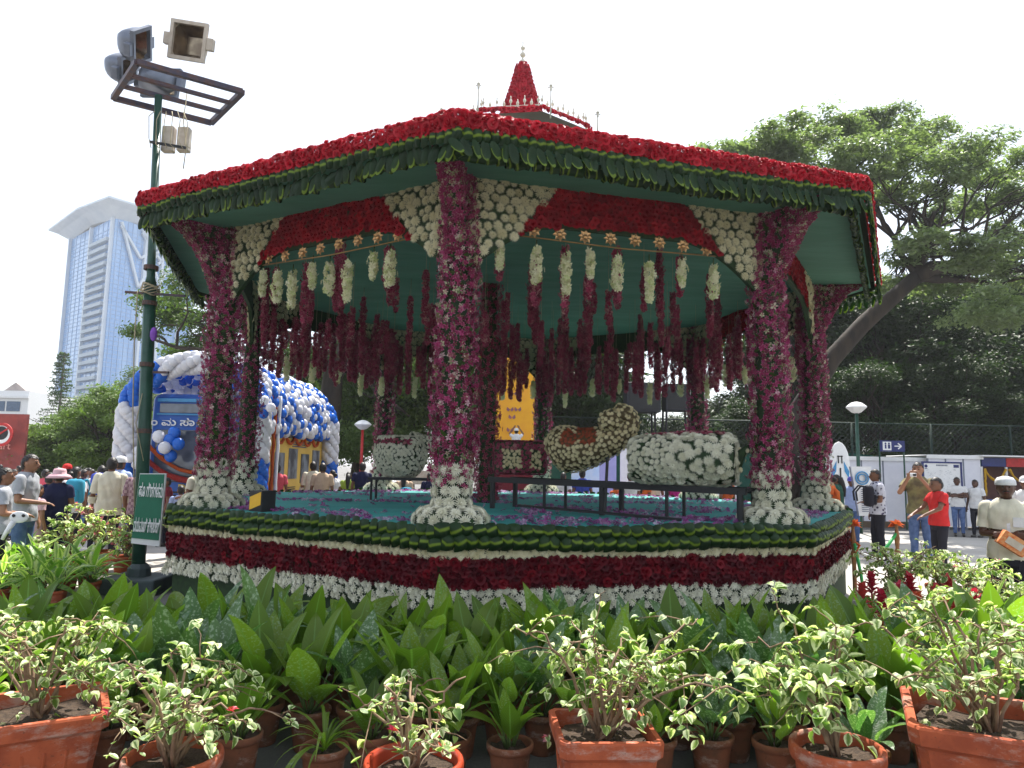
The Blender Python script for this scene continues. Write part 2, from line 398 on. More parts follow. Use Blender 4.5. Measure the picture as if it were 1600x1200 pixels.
def make_oval():                      # leaf curled to an oval cup, hanging; pale stripe shows along its lower left rim
    V = [(0, -.10, 0)]; A = [(.9, 0, .5)]; n = 12
    for rr in (.5, .82, 1.0):
        for k in range(n):
            a = 2 * PI * k / n; x = math.cos(a) * .36 * rr; z = math.sin(a) * .52 * rr + .04 * (1 - rr)
            V.append((x + (z * -.25), -.10 - (.10 if rr > .9 else .02 if rr < .6 else .09) - .08 * (-math.sin(a)) * rr, z))
            low = (math.cos(a - math.radians(238)) > .45); A.append((.12 if (low and rr > .6) else .95, .5, .5))
    Fc = [(0, 1 + (k + 1) % n, 1 + k) for k in range(n)]
    for j in range(2):
        for k in range(n):
            a = 1 + j * n + k; b = 1 + j * n + (k + 1) % n; Fc += [(a, b, b + n), (a, b + n, a + n)]
    mb = MB(); mb.add(V, Fc, A); return mb
def make_loop():                      # hanging loop, z from .5 to -.5
    V = []; A = []
    path = [(0, .5), (-.22, .3), (-.36, 0), (-.34, -.3), (-.18, -.48), (0, -.42), (.06, -.2), (.04, .1)]
    for j, (y, z) in enumerate(path):
        for i in range(3):
            s = i - 1; V.append((s * .42 + (.5 - z) * .22, y - .04 * (1 - abs(s)), z)); A.append((s * .9 - .45, j / 7, .5))
    mb = MB(); mb.add(V, grid_faces(3, 8), A); return mb
T_rose, T_rose_lo, T_mum, T_mum_lo, T_orchid = make_rose(), make_rose(True), make_mum(), make_mum(lo=True), make_orchid()
T_wrap, T_loop, T_oval = make_wrap(), make_loop(), make_oval()
# ---------------------------------------------------------------- piece collector: nearest 300 of a kind are objects, the rest joined
def cover(mbx, sp, keep=None, tries=5, seed=1):
    V, Fc, A, mi = mbx.arr(); rg = np.random.default_rng(seed)
    a, b, c = V[Fc[:, 0]], V[Fc[:, 1]], V[Fc[:, 2]]
    n = np.cross(b - a, c - a); ar = np.linalg.norm(n, axis=1) / 2; ok = ar > 1e-9
    a, b, c, n, ar = a[ok], b[ok], c[ok], n[ok], ar[ok]
    N = int(ar.sum() / sp ** 2 * tries) + 5
    i = rg.choice(len(ar), N, p=ar / ar.sum()); r1 = np.sqrt(rg.random(N))[:, None]; r2 = rg.random(N)[:, None]
    P = a[i] * (1 - r1) + b[i] * r1 * (1 - r2) + c[i] * r1 * r2; Nn = n[i] / (2 * ar[i])[:, None]
    if keep is not None:
        k = keep(P); P = P[k]; Nn = Nn[k]
    g = {}; out = []; d2 = (sp * .86) ** 2
    for q in range(len(P)):
        p = P[q]; key = (int(p[0] // sp), int(p[1] // sp), int(p[2] // sp)); bad = False
        for dx in (-1, 0, 1):
            for dy in (-1, 0, 1):
                for dz in (-1, 0, 1):
                    for w in g.get((key[0] + dx, key[1] + dy, key[2] + dz), ()):
                        e = P[w] - p
                        if e @ e < d2: bad = True; break
                    if bad: break
                if bad: break
            if bad: break
        if not bad: g.setdefault(key, []).append(q); out.append(q)
    return P[out], Nn[out]
class Pieces:
    def __init__(s, origin): s.o = np.array(origin, float); s.L = []
    def add(s, kind, T, material, mats, parent, Tlo=None, stuffname=None):
        if len(mats): s.L.append((kind, T, material, np.asarray(mats), parent, Tlo, stuffname))
    def flush(s, cap=300):
        kinds = {}
        for e in s.L: kinds.setdefault(e[0], []).append(e)
        eye = np.array([0, 0, CH]); mesh_cache = {}
        for kind, es in kinds.items():
            score = []
            for ei, e in enumerate(es):
                M = e[3]; P = M[:, :3, 3] + s.o; D = np.linalg.norm(P - eye, axis=1)
                face = np.einsum('ni,ni->n', M[:, :3, 2], eye - P) > 0
                sz = np.linalg.norm(M[:, :3, 0], axis=1) / D * np.where(face, 1, .2)
                # inside the frame?
                dpx = (P - eye); yc = dpx[:, 1]; inside = (np.abs(dpx[:, 0] / np.maximum(yc, .1)) < .72)
                sz = sz * np.where(inside, 1, .1)
                score += [(sz[i], ei, i) for i in range(len(M))]
            score.sort(key=lambda t: -t[0]); chosen = set((t[1], t[2]) for t in score[:cap])
            for ei, e in enumerate(es):
                k, T, mt, M, par, Tlo, sn = e
                key = (id(T), id(mt))
                rest = []
                for i in range(len(M)):
                    if (ei, i) in chosen:
                        if key not in mesh_cache: mesh_cache[key] = T.mesh(kind, mt)
                        o = bpy.data.objects.new(kind, mesh_cache[key]); col.objects.link(o)
                        o.parent = par; o.matrix_local = Matrix(M[i].tolist())
                    else: rest.append(i)
                if rest:
                    mb = MB(); mb.inst(Tlo or T, M[rest]); stuff(mb.obj(sn or kind + '_cover', mt, par))

# ================================================================= setting: ground
def plane_mesh(name, pts, z, m, kind='structure'):
    mb = MB(); n = len(pts); V = [(p[0], p[1], z) for p in pts]
    mb.add(V, [(0, i, i + 1) for i in range(1, n - 1)]); o = mb.obj(name, m, smooth=False); o['kind'] = kind; return o
m, nt = newmat('asphalt'); nz = noise(nt, 40, 6, .7); nl = noise(nt, .35, 4, .6)
cc = MIX(nt, sstep(nt, nl, .35, .65), (.115, .11, .105), (.20, .19, .18)); cc = MIX(nt, sstep(nt, nz, .3, .75), MIX(nt, .35, cc, (.05, .05, .05)), cc)
finish(nt, cc, .85, bump=(nz, .5, .01)); M_asph = m
m, nt = newmat('paving'); nz = noise(nt, 25, 5, .7); nl = noise(nt, .8, 4, .6)
finish(nt, MIX(nt, sstep(nt, nl, .35, .65), (.34, .32, .29), (.42, .40, .37)), .85, bump=(nz, .3, .01)); M_pave = m
plane_mesh('ground', [(-500, -60), (500, -60), (500, 900), (-500, 900)], 0, M_asph)
plane_mesh('path', [(3.2, 9.6), (30, 9.3), (30, 17), (9, 21), (5.5, 17)], .006, M_pave)
plane_mesh('path', [(-30, 9.0), (-5.4, 9.4), (-6.0, 40), (-30, 40)], .006, M_pave)
kb = MB()
for x in np.arange(4.0, 16, 1.0): box(kb, (x + .5, 9.35, .06), (.985, .14, .12), r=.01)
o = kb.obj('kerb', M_pave, smooth=False); struct(o)

# ================================================================= floral pavilion
PCX, PCY = .071, 11.21; PHI, PHR = -.1378, -.106; RP, RR, RE = 4.487, 5.52, 4.90
FZ = CH - .544; CZ = CH + 2.83; RZ = CH + 2.84
def oc(R, phi, k): a = phi + k * PI / 4; return Vector((R * math.sin(a), -R * math.cos(a), 0))
pav = thing('floral_pavilion', 'eight-sided bandstand covered in red roses, white chrysanthemums and purple orchids under a green cloth ceiling', 'pavilion', (PCX, PCY, 0))
PP = Pieces((PCX, PCY, 0))

# deck with wrinkled teal cloth
def octdisc(R, phi, z, nr, nper, fz, flip=False):
    V = [(0, 0, z + fz(0, 0))]; n = 8 * nper
    for j in range(1, nr + 1):
        for k in range(8):
            a, b = oc(R * j / nr, phi, k), oc(R * j / nr, phi, k + 1)
            for i in range(nper):
                p = a.lerp(b, i / nper); V.append((p.x, p.y, z + fz(p.x, p.y)))
    Fc = [(0, 1 + i, 1 + (i + 1) % n) for i in range(n)]
    for j in range(nr - 1):
        for i in range(n):
            a = 1 + j * n + i; b = 1 + j * n + (i + 1) % n
            Fc += [(a, a + n, b + n), (a, b + n, b)]
    if flip: Fc = [f[::-1] for f in Fc]
    return V, Fc
from mathutils import noise as mnoise
def wrk(x, y): return .016 * mnoise.noise(Vector((x * 1.1, y * 2.6, 0))) + .009 * mnoise.noise(Vector((x * 5, y * 3, 4)))
mb = MB(); mb.add(*octdisc(RE - .02, PHI, FZ, 26, 12, wrk)); deck = mb.obj('deck_cloth', M_teal_cloth, pav)
# platform body: dark backing wall
body = MB()
for k in range(8):
    a, b = oc(RE - .04, PHI, k), oc(RE - .04, PHI, k + 1)
    body.add([(a.x, a.y, 0), (b.x, b.y, 0), (b.x, b.y, FZ - .01), (a.x, a.y, FZ - .01)], [(0, 1, 2), (0, 2, 3)])
plat = body.obj('platform_wall', M_core, pav, smooth=False)
def edge_frames(A, B, n_out, xs, z, off, size, tilt=0.0, jitter=.01, spin=None, rows_shift=0):
    L = (B - A).length; e = (B - A) / L; n = len(xs)
    P = np.array([list(A + e * x + n_out * off) for x in xs]); P[:, 2] = z; P += jit(n, jitter)
    N = np.tile(np.array(n_out + Vector((0, 0, tilt))), (n, 1)) + jit(n, .25)
    return frames(P, N, spin, np.asarray(size) * (.85 + .3 * RNG.random(n)))
def wrap_frames(A, B, n_out, xs, z, off, sx, sz, rotj=.12, flipx=False):      # local x along edge, y inward (-n_out), z up
    L = (B - A).length; e = (B - A) / L; Ms = []
    for x in xs:
        p = A + e * x + n_out * off; p.z = z + random.uniform(-.008, .008) + .012 * math.sin(x * 2.3 + z * 7)
        X = e * (-1 if flipx else 1); Y = -n_out; Z = Vector((0, 0, 1)); Y = Z.cross(X)
        R = Matrix((X, Y, Z)).transposed().to_4x4()
        M = Matrix.Translation(p) @ R @ Matrix.Rotation(random.gauss(0, rotj), 4, 'Y') @ Matrix.Rotation(random.uniform(-rotj, rotj), 4, 'X') @ Matrix.Rotation(random.uniform(-.15, .35), 4, 'Z')
        q = random.uniform(.85, 1.2)
        Ms.append(np.array(M @ Matrix.Diagonal((sx * q, sz, sz * random.uniform(.9, 1.12), 1))))
    return np.array(Ms)
for k in range(8):
    near = k in (7, 0, 1, 6)
    A, B = oc(RE, PHI, k), oc(RE, PHI, k + 1); L = (B - A).length; nrm = ((A + B) / 2).normalized()
    if k in (3, 4):
        pass
    for row, z in enumerate((FZ - .035, FZ - .135)):
        xs = np.arange(0, L, .108 if near else .16) + row * .05
        PP.add('folded_leaf', T_wrap, M_drac, wrap_frames(A, B, nrm, xs, z, .045 + .012 * row, .105, .14, .15), plat, stuffname='leaf_garland')
    if not near: continue
    T1 = None if k in (0, 7) else T_mum_lo
    for r_, z in enumerate((FZ - .215, FZ - .245)):
        PP.add('chrysanthemum', T_mum, M_mumy, edge_frames(A, B, nrm, np.arange(0, L, .072) + .03 * r_, z, .02, .085), plat, T1)
    for r_ in range(5):
        PP.add('rose', T_rose, M_rosev, edge_frames(A, B, nrm, np.arange(0, L, .056) + .028 * (r_ % 2), FZ - .295 - r_ * .052, .02, .078, jitter=.014), plat, T_rose_lo)
    for r_ in range(3):
        PP.add('chrysanthemum', T_mum, M_mum, edge_frames(A, B, nrm, np.arange(0, L, .075) + .03 * (r_ % 2), FZ - .555 - r_ * .065, .02 + .012 * r_, .095, jitter=.016), plat, T_mum_lo)
    # tufted sprigs beneath the white rows
M_petal = rmat('fallen_petal', [(0, (.30, .04, .22)), (.4, (.42, .12, .36)), (.6, (.6, .5, .62)), (.8, (.20, .02, .12)), (1, (.5, .3, .5))], .5, .3)
# petals strewn on the deck
rg = np.random.default_rng(5); pts = []
while len(pts) < 2600:
    x, y = rg.uniform(-4.7, 4.7), rg.uniform(-4.7, 4.7); r = math.hypot(x, y)
    if r > 4.45: continue
    w = mnoise.noise(Vector((x * .9, y * 1.8, 2))) + .35 * mnoise.noise(Vector((x * 3.5, y * 3.5, 8)))
    w += .45 * (r > 3.9) + (.25 if y < -1.2 and x > 0 else 0)
    if w > .12 + rg.random() * .3: pts.append((x, y, FZ + wrk(x, y) + .018))
P = np.array(pts); N = np.tile([0, 0, 1.], (len(P), 1)) + (rg.random((len(P), 3)) - .5) * 1.6
mb = MB(); mb.inst(T_orchid, frames(P, N, None, .055 + .03 * rg.random(len(P)))); stuff(mb.obj('fallen_petals', M_petal, deck))

# pillars
def pillar(p, rtop, rbot, nstr, step, near, material, white=True, bracket=None, size=.072):
    root = thing('pillar', None, None); del root; 
def make_pillar(p, near, inner=False):
    r0, r1 = (.125, .165) if not inner else (.13, .15)
    zt = CZ; zb = FZ + (.42 if not inner else .05)
    mb = MB(); prof = [(.15, FZ), (.15, zb), (r1 - .03, zb + .05), (r1 - .03, FZ + 2), (r0 - .03, zt - .6), (r0 - .03, zt)]
    lathe(mb, prof, 14, (p.x, p.y, 0)); o = mb.obj('pillar', M_core, pav)
    Ms = []; n = 10
    for s in range(n):
        a0 = 2 * PI * s / n; ph = random.random() * 6
        z = zt - .02
        while z > zb - random.uniform(0, .12):
            t = (zt - z) / (zt - zb); r = r0 + (r1 - r0) * min(1, t * 1.6) + .012 * math.sin(z * 3 + ph)
            for q in range(3 if near else 2):
                a = a0 + random.gauss(0, .18) + .05 * math.sin(z * 2 + ph); rr = r + random.uniform(-.03, .05) + .035 * max(0, 1 - abs(a - a0) / .16)
                d = Vector((math.sin(a), -math.cos(a), 0)); P = p + d * rr; P.z = z + random.uniform(-.02, .02)
                Ms.append((P, d + Vector((random.uniform(-.9, .9), random.uniform(-.9, .9), random.uniform(-.9, .4)))))
            z -= .036 if near else .055
    # bracket to the eave
    if not inner:
        e = p.normalized(); sdv = Vector((-e.y, e.x, 0)); nb = 900 if near else 420
        for q in range(nb):
            d = random.random() ** .8 * .62; zc = CZ - .02 - .85 * (1 - d / .62) ** 1.8
            if random.random() < .45: z = zc + random.uniform(-.02, .03); w = random.uniform(-.10, .10); nn = e + Vector((0, 0, -1)) + sdv * random.uniform(-1, 1)
            else: z = random.uniform(zc, CZ); sg = random.choice((-1, 1)); w = sg * .10; nn = sdv * sg + Vector((random.uniform(-.5, .5), random.uniform(-.5, .5), random.uniform(-.8, .2)))
            P = p + e * (d + .1) + sdv * w; P.z = z; Ms.append((P, nn))
        bm_ = MB()
        V = []
        for i in range(9):
            d = .62 * i / 8; zc = CZ - .85 * (1 - d / .62) ** 1.8
            for w in (-.08, .08):
                q1 = p + e * (d + .08) + sdv * w; V += [(q1.x, q1.y, zc), (q1.x, q1.y, CZ)]
        Fc = []
        for i in range(8):
            a = i * 4; Fc += [(a, a + 4, a + 5), (a, a + 5, a + 1), (a + 2, a + 7, a + 6), (a + 2, a + 3, a + 7), (a, a + 2, a + 6), (a, a + 6, a + 4)]
        bm_.add(V, Fc); bm_.obj('bracket', M_core, o, smooth=False)
    P = np.array([list(m_[0]) for m_ in Ms]); N = np.array([list(m_[1]) for m_ in Ms])
    PP.add('orchid', T_orchid, M_orchid if not inner else M_orchid_in, frames(P, N, None, .048 + .036 * RNG.random(len(P)) ** 2 + (.0 if near else .008)), o, stuffname='orchid_strands')
    # small leaves between the flowers
    nlf = 260 if near else 110
    a = RNG.random(nlf) * 2 * PI; z = zb + RNG.random(nlf) * (zt - zb); t = np.minimum(1, (zt - z) / (zt - zb) * 1.6); r = r0 + (r1 - r0) * t
    d = np.stack([np.sin(a), -np.cos(a), np.zeros(nlf)], 1); Pl = np.array(list(p)) + d * r[:, None]; Pl[:, 2] = z
    mb = MB(); mb.inst(T_leaflet, frames(Pl, d + jit(nlf, .6), None, .09 + .05 * RNG.random(nlf))); stuff(mb.obj('orchid_leaves', M_fol_dark, o))
    if inner: return
    # white chrysanthemum base
    Pm = []; Nm = []
    for r_ in range(4):
        z = FZ + .20 + r_ * .105; nn = 11 if near else 9
        for i in range(nn):
            a = 2 * PI * (i + .5 * (r_ % 2)) / nn + random.uniform(-.08, .08); d = Vector((math.sin(a), -math.cos(a), 0)); q = p + d * .172; q.z = z + random.uniform(-.012, .012)
            Pm.append(q[:]); Nm.append(d + Vector((0, 0, random.uniform(-.1, .25))))
    for r_, (rr, z, nn) in enumerate(((.23, .145, 12), (.30, .115, 14), (.345, .05, 15))):
        for i in range(nn):
            a = 2 * PI * (i + .5 * (r_ % 2)) / nn + random.uniform(-.06, .06); d = Vector((math.sin(a), -math.cos(a), 0)); q = p + d * rr; q.z = FZ + z
            Pm.append(q[:]); Nm.append(d * (.3 + .5 * r_) + Vector((0, 0, 1.1 - .5 * r_)))
    PP.add('chrysanthemum', T_mum, M_mum, frames(np.array(Pm), np.array([list(v) for v in Nm]), None, .115 + .025 * RNG.random(len(Pm))), o, None if near else T_mum_lo)
    mb = MB(); lathe(mb, [(.35, FZ), (.345, FZ + .07), (.30, FZ + .11), (.16, FZ + .13), (.16, FZ + .5)], 20, (p.x, p.y, 0)); mb.obj('leaf_base', M_core, o)
T_leaflet = make_blade(1, .32, 4, 3, .5, .1, .45)
T_leaflet.V = [v for v in T_leaflet.V]
for k in range(8): make_pillar(oc(RP, PHI, k), k in (0, 1, 7, 2))
make_pillar(Vector((-.43, -.31, 0)), False, inner=True)

# spandrels
for k in range(8):
    A, B = oc(RP, PHI, k), oc(RP, PHI, k + 1); L = (B - A).length; e = (B - A) / L; nrm = ((A + B) / 2).normalized()
    def depth(x):
        d = np.minimum(x, L - x); return .46 + .66 * np.clip(1 - d / 1.05, 0, 1) ** 1.9
    mb = MB(); V = []; nseg = 36
    for i in range(nseg + 1):
        x = L * i / nseg
        for off in (-.025, .025):
            p = A + e * x + nrm * off; V += [(p.x, p.y, CZ + .05), (p.x, p.y, CZ + .05 - float(depth(x)))]
    Fc = []
    for i in range(nseg):
        a = 4 * i; b = a + 4
        Fc += [(a, b, b + 1), (a, b + 1, a + 1), (a + 2, b + 3, b + 2), (a + 2, a + 3, b + 3), (a + 1, b + 1, b + 3), (a + 1, b + 3, a + 3)]
    mb.add(V, Fc); sp = mb.obj('spandrel', M_core, pav, smooth=False)
    front = k in (7, 0, 1)
    for side in ((1,) if front else (1, -1) if k in (2, 6) else (-1,)):
        def fill(dx, want_white):
            out = []
            rows = int(1.15 / (dx * .88))
            for r_ in range(rows):
                h = dx * .5 + r_ * dx * .88
                for x in np.arange(.02, L, dx) + (dx / 2 if r_ % 2 else 0):
                    d = min(x, L - x)
                    if h > float(depth(x)) - dx * .15 or d < 0 or x > L: continue
                    if (d < 1.06 - .85 * h) == want_white: out.append((x, h))
            return np.array(out)
        for want, dx, T, Tlo, mt, kind in ((True, .104, T_mum, T_mum_lo, M_mumy, 'chrysanthemum'), (False, .060, T_rose, T_rose_lo, M_rosed, 'rose')):
            if not want and not front and k != 2: continue
            q = fill(dx, want)
            P = np.array([list(A + e * x + nrm * .035 * side) for x, h in q]); P[:, 2] = CZ + .05 - q[:, 1]; P += jit(len(P), .016 if want else .011)
            N = np.tile(np.array(nrm * side), (len(P), 1)) + jit(len(P), .22)
            PP.add(kind, T, mt, frames(P, N, None, dx * (1.14 if want else 1.32) * (.85 + .3 * RNG.random(len(P)))), sp, Tlo if k != 0 and k != 7 else Tlo if not want else None)

# ceiling and roof
mb = MB(); mb.add(*octdisc(RR - .1, PHR, CZ + .02, 30, 10, lambda x, y: .035 * mnoise.noise(Vector((x * .8, y * 2.2, 9))) + .012 * mnoise.noise(Vector((x * 4, y * 2, 5))) - .03, flip=True)); mb.obj('ceiling_cloth', M_green_cloth, pav)
mb = MB()
z1, z2 = RZ + .10, CH + 4.84
for k in range(8):
    a, b = oc(RR - .04, PHR, k), oc(RR - .04, PHR, k + 1); c, d = oc(1.0, PHI + PI / 8, k), oc(1.0, PHI + PI / 8, k + 1)
    mb.add([(a.x, a.y, z1), (b.x, b.y, z1), (d.x, d.y, z2), (c.x, c.y, z2)], [(0, 1, 2), (0, 2, 3)])
    mb.add([(a.x, a.y, CZ - .03), (b.x, b.y, CZ - .03), (b.x, b.y, z1), (a.x, a.y, z1)], [(0, 1, 2), (0, 2, 3)])
roof = mb.obj('roof', M_core, pav, smooth=False)
for k in range(8):
    A, B = oc(RR, PHR, k), oc(RR, PHR, k + 1); L = (B - A).length; nrm = ((A + B) / 2).normalized()
    near = k in (6, 7, 0, 1)
    T1 = None if k in (0, 7) else T_rose_lo
    for r_, (z, off, tl) in enumerate(((RZ + .155, -.05, 1.2), (RZ + .138, .0, .7), (RZ + .10, .02, .2), (RZ + .06, .024, .0), (RZ + .02, .018, -.2))):
        if not near and r_ not in (1, 3): continue
        xs = np.arange(0, L, .053) + .03 * (r_ % 2)
        PP.add('rose', T_rose, M_rose, edge_frames(A, B, nrm, xs, z, off, .078, tilt=tl, jitter=.014), roof, T1)
    xs = np.arange(0, L, .083 if near else .14)
    PP.add('folded_leaf', T_wrap, M_drac, wrap_frames(A, B, nrm, xs, RZ - .055, .0, .074, .125), roof, stuffname='leaf_garland')
    PP.add('looped_leaf', T_oval, M_drac, wrap_frames(A, B, nrm, xs, RZ - .175, .0, .115, .175, .22, flipx=(k >= 4)), roof, stuffname='loop_garland')
    if near: PP.add('looped_leaf', T_loop, M_drac, wrap_frames(A, B, nrm, xs + .03, RZ - .16, -.12, .10, .15, .3, flipx=(k < 4)), roof, stuffname='loop_garland')
# upper tier
PH2 = PHI + PI / 8; zt = CH + 5.27; rt = 1.22
mb = MB()
for k in range(8):
    a, b = oc(.72, PH2, k), oc(.72, PH2, k + 1); c, d = oc(rt, PH2, k), oc(rt, PH2, k + 1)
    mb.add([(a.x, a.y, z2 - .25), (b.x, b.y, z2 - .25), (b.x, b.y, zt - .1), (a.x, a.y, zt - .1), (c.x, c.y, zt - .02), (d.x, d.y, zt - .02), (0, 0, zt + .42)], [(0, 1, 2), (0, 2, 3), (3, 2, 5), (3, 5, 4), (4, 5, 6)])
tier = mb.obj('upper_tier', M_soffit, pav, smooth=False)
for k in range(8):
    A, B = oc(rt, PH2, k), oc(rt, PH2, k + 1); L = (B - A).length; nrm = ((A + B) / 2).normalized()
    for z, off, tl in ((zt + .02, .02, .2), (zt + .06, -.02, .8)):
        PP.add('rose', T_rose, M_rose, edge_frames(A, B, nrm, np.arange(0, L, .06), z, off, .085, tilt=tl), tier, T_rose_lo)
    # cream cresting with pointed leaves
    cm = MB(); e = (B - A) / L; mid = (A + B) / 2
    for x in np.arange(.02, L, .105):
        big = int(round(x / .105)) % 2 == 0; h = .15 if big else .09; p = A + e * x - nrm * .05
        box(cm, (p.x, p.y, zt + .10 + h / 2), (.014, .014, h)); sphere(cm, (p.x, p.y, zt + .10 + h * .62), (.024, .024, .034), 6, 5); sphere(cm, (p.x, p.y, zt + .10 + h), (.012, .012, .03), 5, 4)
    box(cm, (mid.x - nrm.x * .05, mid.y - nrm.y * .05, zt + .10), (L, .03, .035), rz=math.atan2(e.y, e.x)); cm.obj('cresting', M_cream_paint, tier)
# spire of roses and finial
mb = MB(); zs = CH + 5.64; lathe(mb, [(.42, zs - .1), (.40, zs), (.29, zs + .3), (.19, zs + .65), (.11, zs + .97), (.08, zs + 1.05), (0, zs + 1.05)], 18)
spire = mb.obj('spire', M_rosed, pav); P, N = cover(mb, .055, lambda P: P[:, 2] > zs - .02)
PP.add('rose', T_rose, M_rose, frames(P, N, None, .075), spire, T_rose_lo)
mb = MB(); z = zs + 1.03
for r, dz in ((.062, .05), (.05, .14), (.04, .12), (.014, .10), (.012, .08)):
    z += dz; sphere(mb, (0, 0, z), (r, r, r * .9), 12, 8)
tube(mb, [(0, 0, zs + .9), (0, 0, z + .12)], [.02, .006], 6); mb.obj('finial', M_cream_paint, pav)
for k, (px, py, pyb) in enumerate(((748, 125, 180), (861, 128, 185), (934, 170, 215), (690, 165, 190))):
    d = (9.9, 10.0, 10.4, 10.6)[k]; a, b = U(px, py, d), U(px, pyb, d); mb = MB(); o_ = Vector((PCX, PCY, 0)); a -= o_; b = Vector((a.x, a.y, b.z))
    tube(mb, [b, a], [.012, .008], 6); sphere(mb, (a.x, a.y, a.z - .06), (.03, .03, .02), 6, 4); sphere(mb, (a.x, a.y, a.z - .12), (.02, .02, .03), 6, 4); box(mb, (a.x, a.y, a.z - .09), (.09, .012, .012)); mb.obj('finial_rod', M_cream_paint, tier)
PP.flush()

# ------------------------------------------------ things hanging in the pavilion
O3 = Vector((PCX, PCY, 0))
def garland_mesh(name, length, width, material, n, leaf=False):
    mb = MB(); Ps = []; Ns = []
    for i in range(n):
        t = i / n; a = random.random() * 2 * PI; r = width * (.3 + .7 * random.random()) * (.45 + .7 * math.sin(PI * min(1, t * .75 + .12))) * (1.5 if random.random() < .12 else 1)
        Ps.append((math.cos(a) * r, math.sin(a) * r, -length * t)); Ns.append((math.cos(a), math.sin(a), random.uniform(-.9, .2)))
    mb.inst(T_orchid, frames(Ps, Ns, None, .055 + .035 * RNG.random(n)))
    return mb.mesh(name, material)
G_p = [garland_mesh('orchid_strand', l, w, M_orchid_in, int(l * 4200 * w)) for l, w in ((.42, .030), (.55, .034), (.70, .038), (.85, .044), (1.0, .054))]
G_w = [garland_mesh('white_orchid_strand', l, w, M_worchid, int(l * 210)) for l, w in ((.28, .038), (.36, .054), (.42, .044))]
tm = MB(); tube(tm, [(0, 0, 0), (0, 0, 1)], .0025, 4); M_threadmesh = tm.mesh('thread', M_twine)
wm = MB(); tube(wm, [(0, 0, 0), (0, 0, .5), (0, 0, 1)], .007, 5); M_stalkmesh = wm.mesh('stalk', M_stem)
ORD = ['first', 'second', 'third', 'fourth', 'fifth', 'sixth', 'seventh', 'eighth', 'ninth', 'tenth', 'eleventh', 'twelfth']
def garland(mesh, p, ztop, label, group, stalk=None):
    t = thing('orchid_garland', label, 'garland', (p.x, p.y, ztop), random.random() * 6, group)
    link('flowers', mesh, t)
    s = link('thread' if not stalk else 'stalk', stalk or M_threadmesh, t); s.scale = (1, 1, max(.02, CZ - ztop) if not stalk else .09)
    return t
for side, (ka, xs_) in enumerate(((7, (.44, .68, .92, 1.22, 1.47, 1.74, 2.08, 2.30)), (0, (.42, .80, 1.12, 1.38, 1.68, 2.04, 2.42, 2.80)))):
    A, B = oc(RP, PHI, ka) + O3, oc(RP, PHI, ka + 1) + O3; L = (B - A).length; e = (B - A) / L; nr = (oc(1, PHI, ka) + oc(1, PHI, ka + 1)).normalized()
    nm = ('left front bay between the corner pillar and the middle pillar', 'right front bay between the middle pillar and the right pillar')[side]
    for i, x in enumerate(xs_):
        xx = x * L / 3.3 if side == 0 else x
        p = A + e * (xx if side else xx + .15)
        garland(G_w[i % 3], p - nr * .03, CZ - .60 - .03 * (i % 3), 'white orchid bunch, %s from the left in the front row of the %s' % (ORD[i], nm.split(' between')[0]), 'white orchid bunches hanging in front', M_stalkmesh)
        if i % 2 == 0 or side == 1 and i < 5:
            q = A + e * (xx + (.02 if side else .26)) - nr * .12
            garland(G_p[i % 3], q, CZ - .55 - .1 * (i % 2), 'maroon orchid strand close behind the white bunch that is %s in the %s' % (ORD[i], nm.split(' between')[0]), 'maroon strands behind the white bunches')
    # brass flower rail
    t = thing('brass_flower_rail', 'row of eight copper-coloured metal flowers under the red roses of the %s' % nm.split(' between')[0], 'decoration', (A.x, A.y, 0))
    mb = MB(); tube(mb, [(e * (.35)) + Vector((0, 0, CZ - .52)), e * (L / 2) + Vector((0, 0, CZ - .55)), e * (L - .35) + Vector((0, 0, CZ - .52))], .009, 6); mb.obj('rail', M_wire, t)
    fm = MB()
    for i in range(8):
        a = 2 * PI * i / 8; V = [(0, .02, 0), (.022, .045, .012), (0, .078, .004), (-.022, .045, .012)]
        fm.add([(x * math.cos(a) - y * math.sin(a), x * math.sin(a) + y * math.cos(a), z) for x, y, z in V], [(0, 1, 2), (0, 2, 3)])
    sphere(fm, (0, 0, .01), (.026, .026, .016), 10, 6); me = fm.mesh('brass_flower', M_brass)
    for i in range(8):
        x = .75 + i * (L - 1.5) / 7; p = e * x + nr * .02; M = Matrix(frames([[p.x, p.y, CZ - .465 - .012 * math.sin(i)]], [list(nr)], random.random())[0].tolist()); link('brass_flower', me, t, M)
# dense inner strands
rg = np.random.default_rng(11); cnt = 0; placed = []
GI = 'maroon orchid strands hanging on threads under the ceiling'
while cnt < 128:
    a = rg.random() * 2 * PI; r = 4.0 * math.sqrt(rg.random()); x, y = r * math.sin(a), -r * math.cos(a)
    if any((x - q[0]) ** 2 + (y - q[1]) ** 2 < .085 for q in placed) or math.hypot(x + .43, y + .31) < .5: continue
    if y < -1.5 and rg.random() < .55: continue
    placed.append((x, y)); d = 11.21 + y
    zbot = CH + (1.86 if d < 9.5 else 1.74 if d < 12 else 1.56) + rg.normal() * .15; gi = int(rg.integers(0, 4 if d < 12 else 5)); ln = (.42, .55, .70, .85, 1.0)[gi]
    ztop = min(CZ - .05, zbot + ln)
    garland(G_p[gi], Vector((x, y, 0)) + O3, ztop, 'maroon orchid strand among many alike in the %s %s of the pavilion ceiling' % (('left', 'middle', 'right')[int(min(2, max(0, (x + 4) / 2.67)))], ('near part', 'far part')[int(y > 0)]), GI); cnt += 1
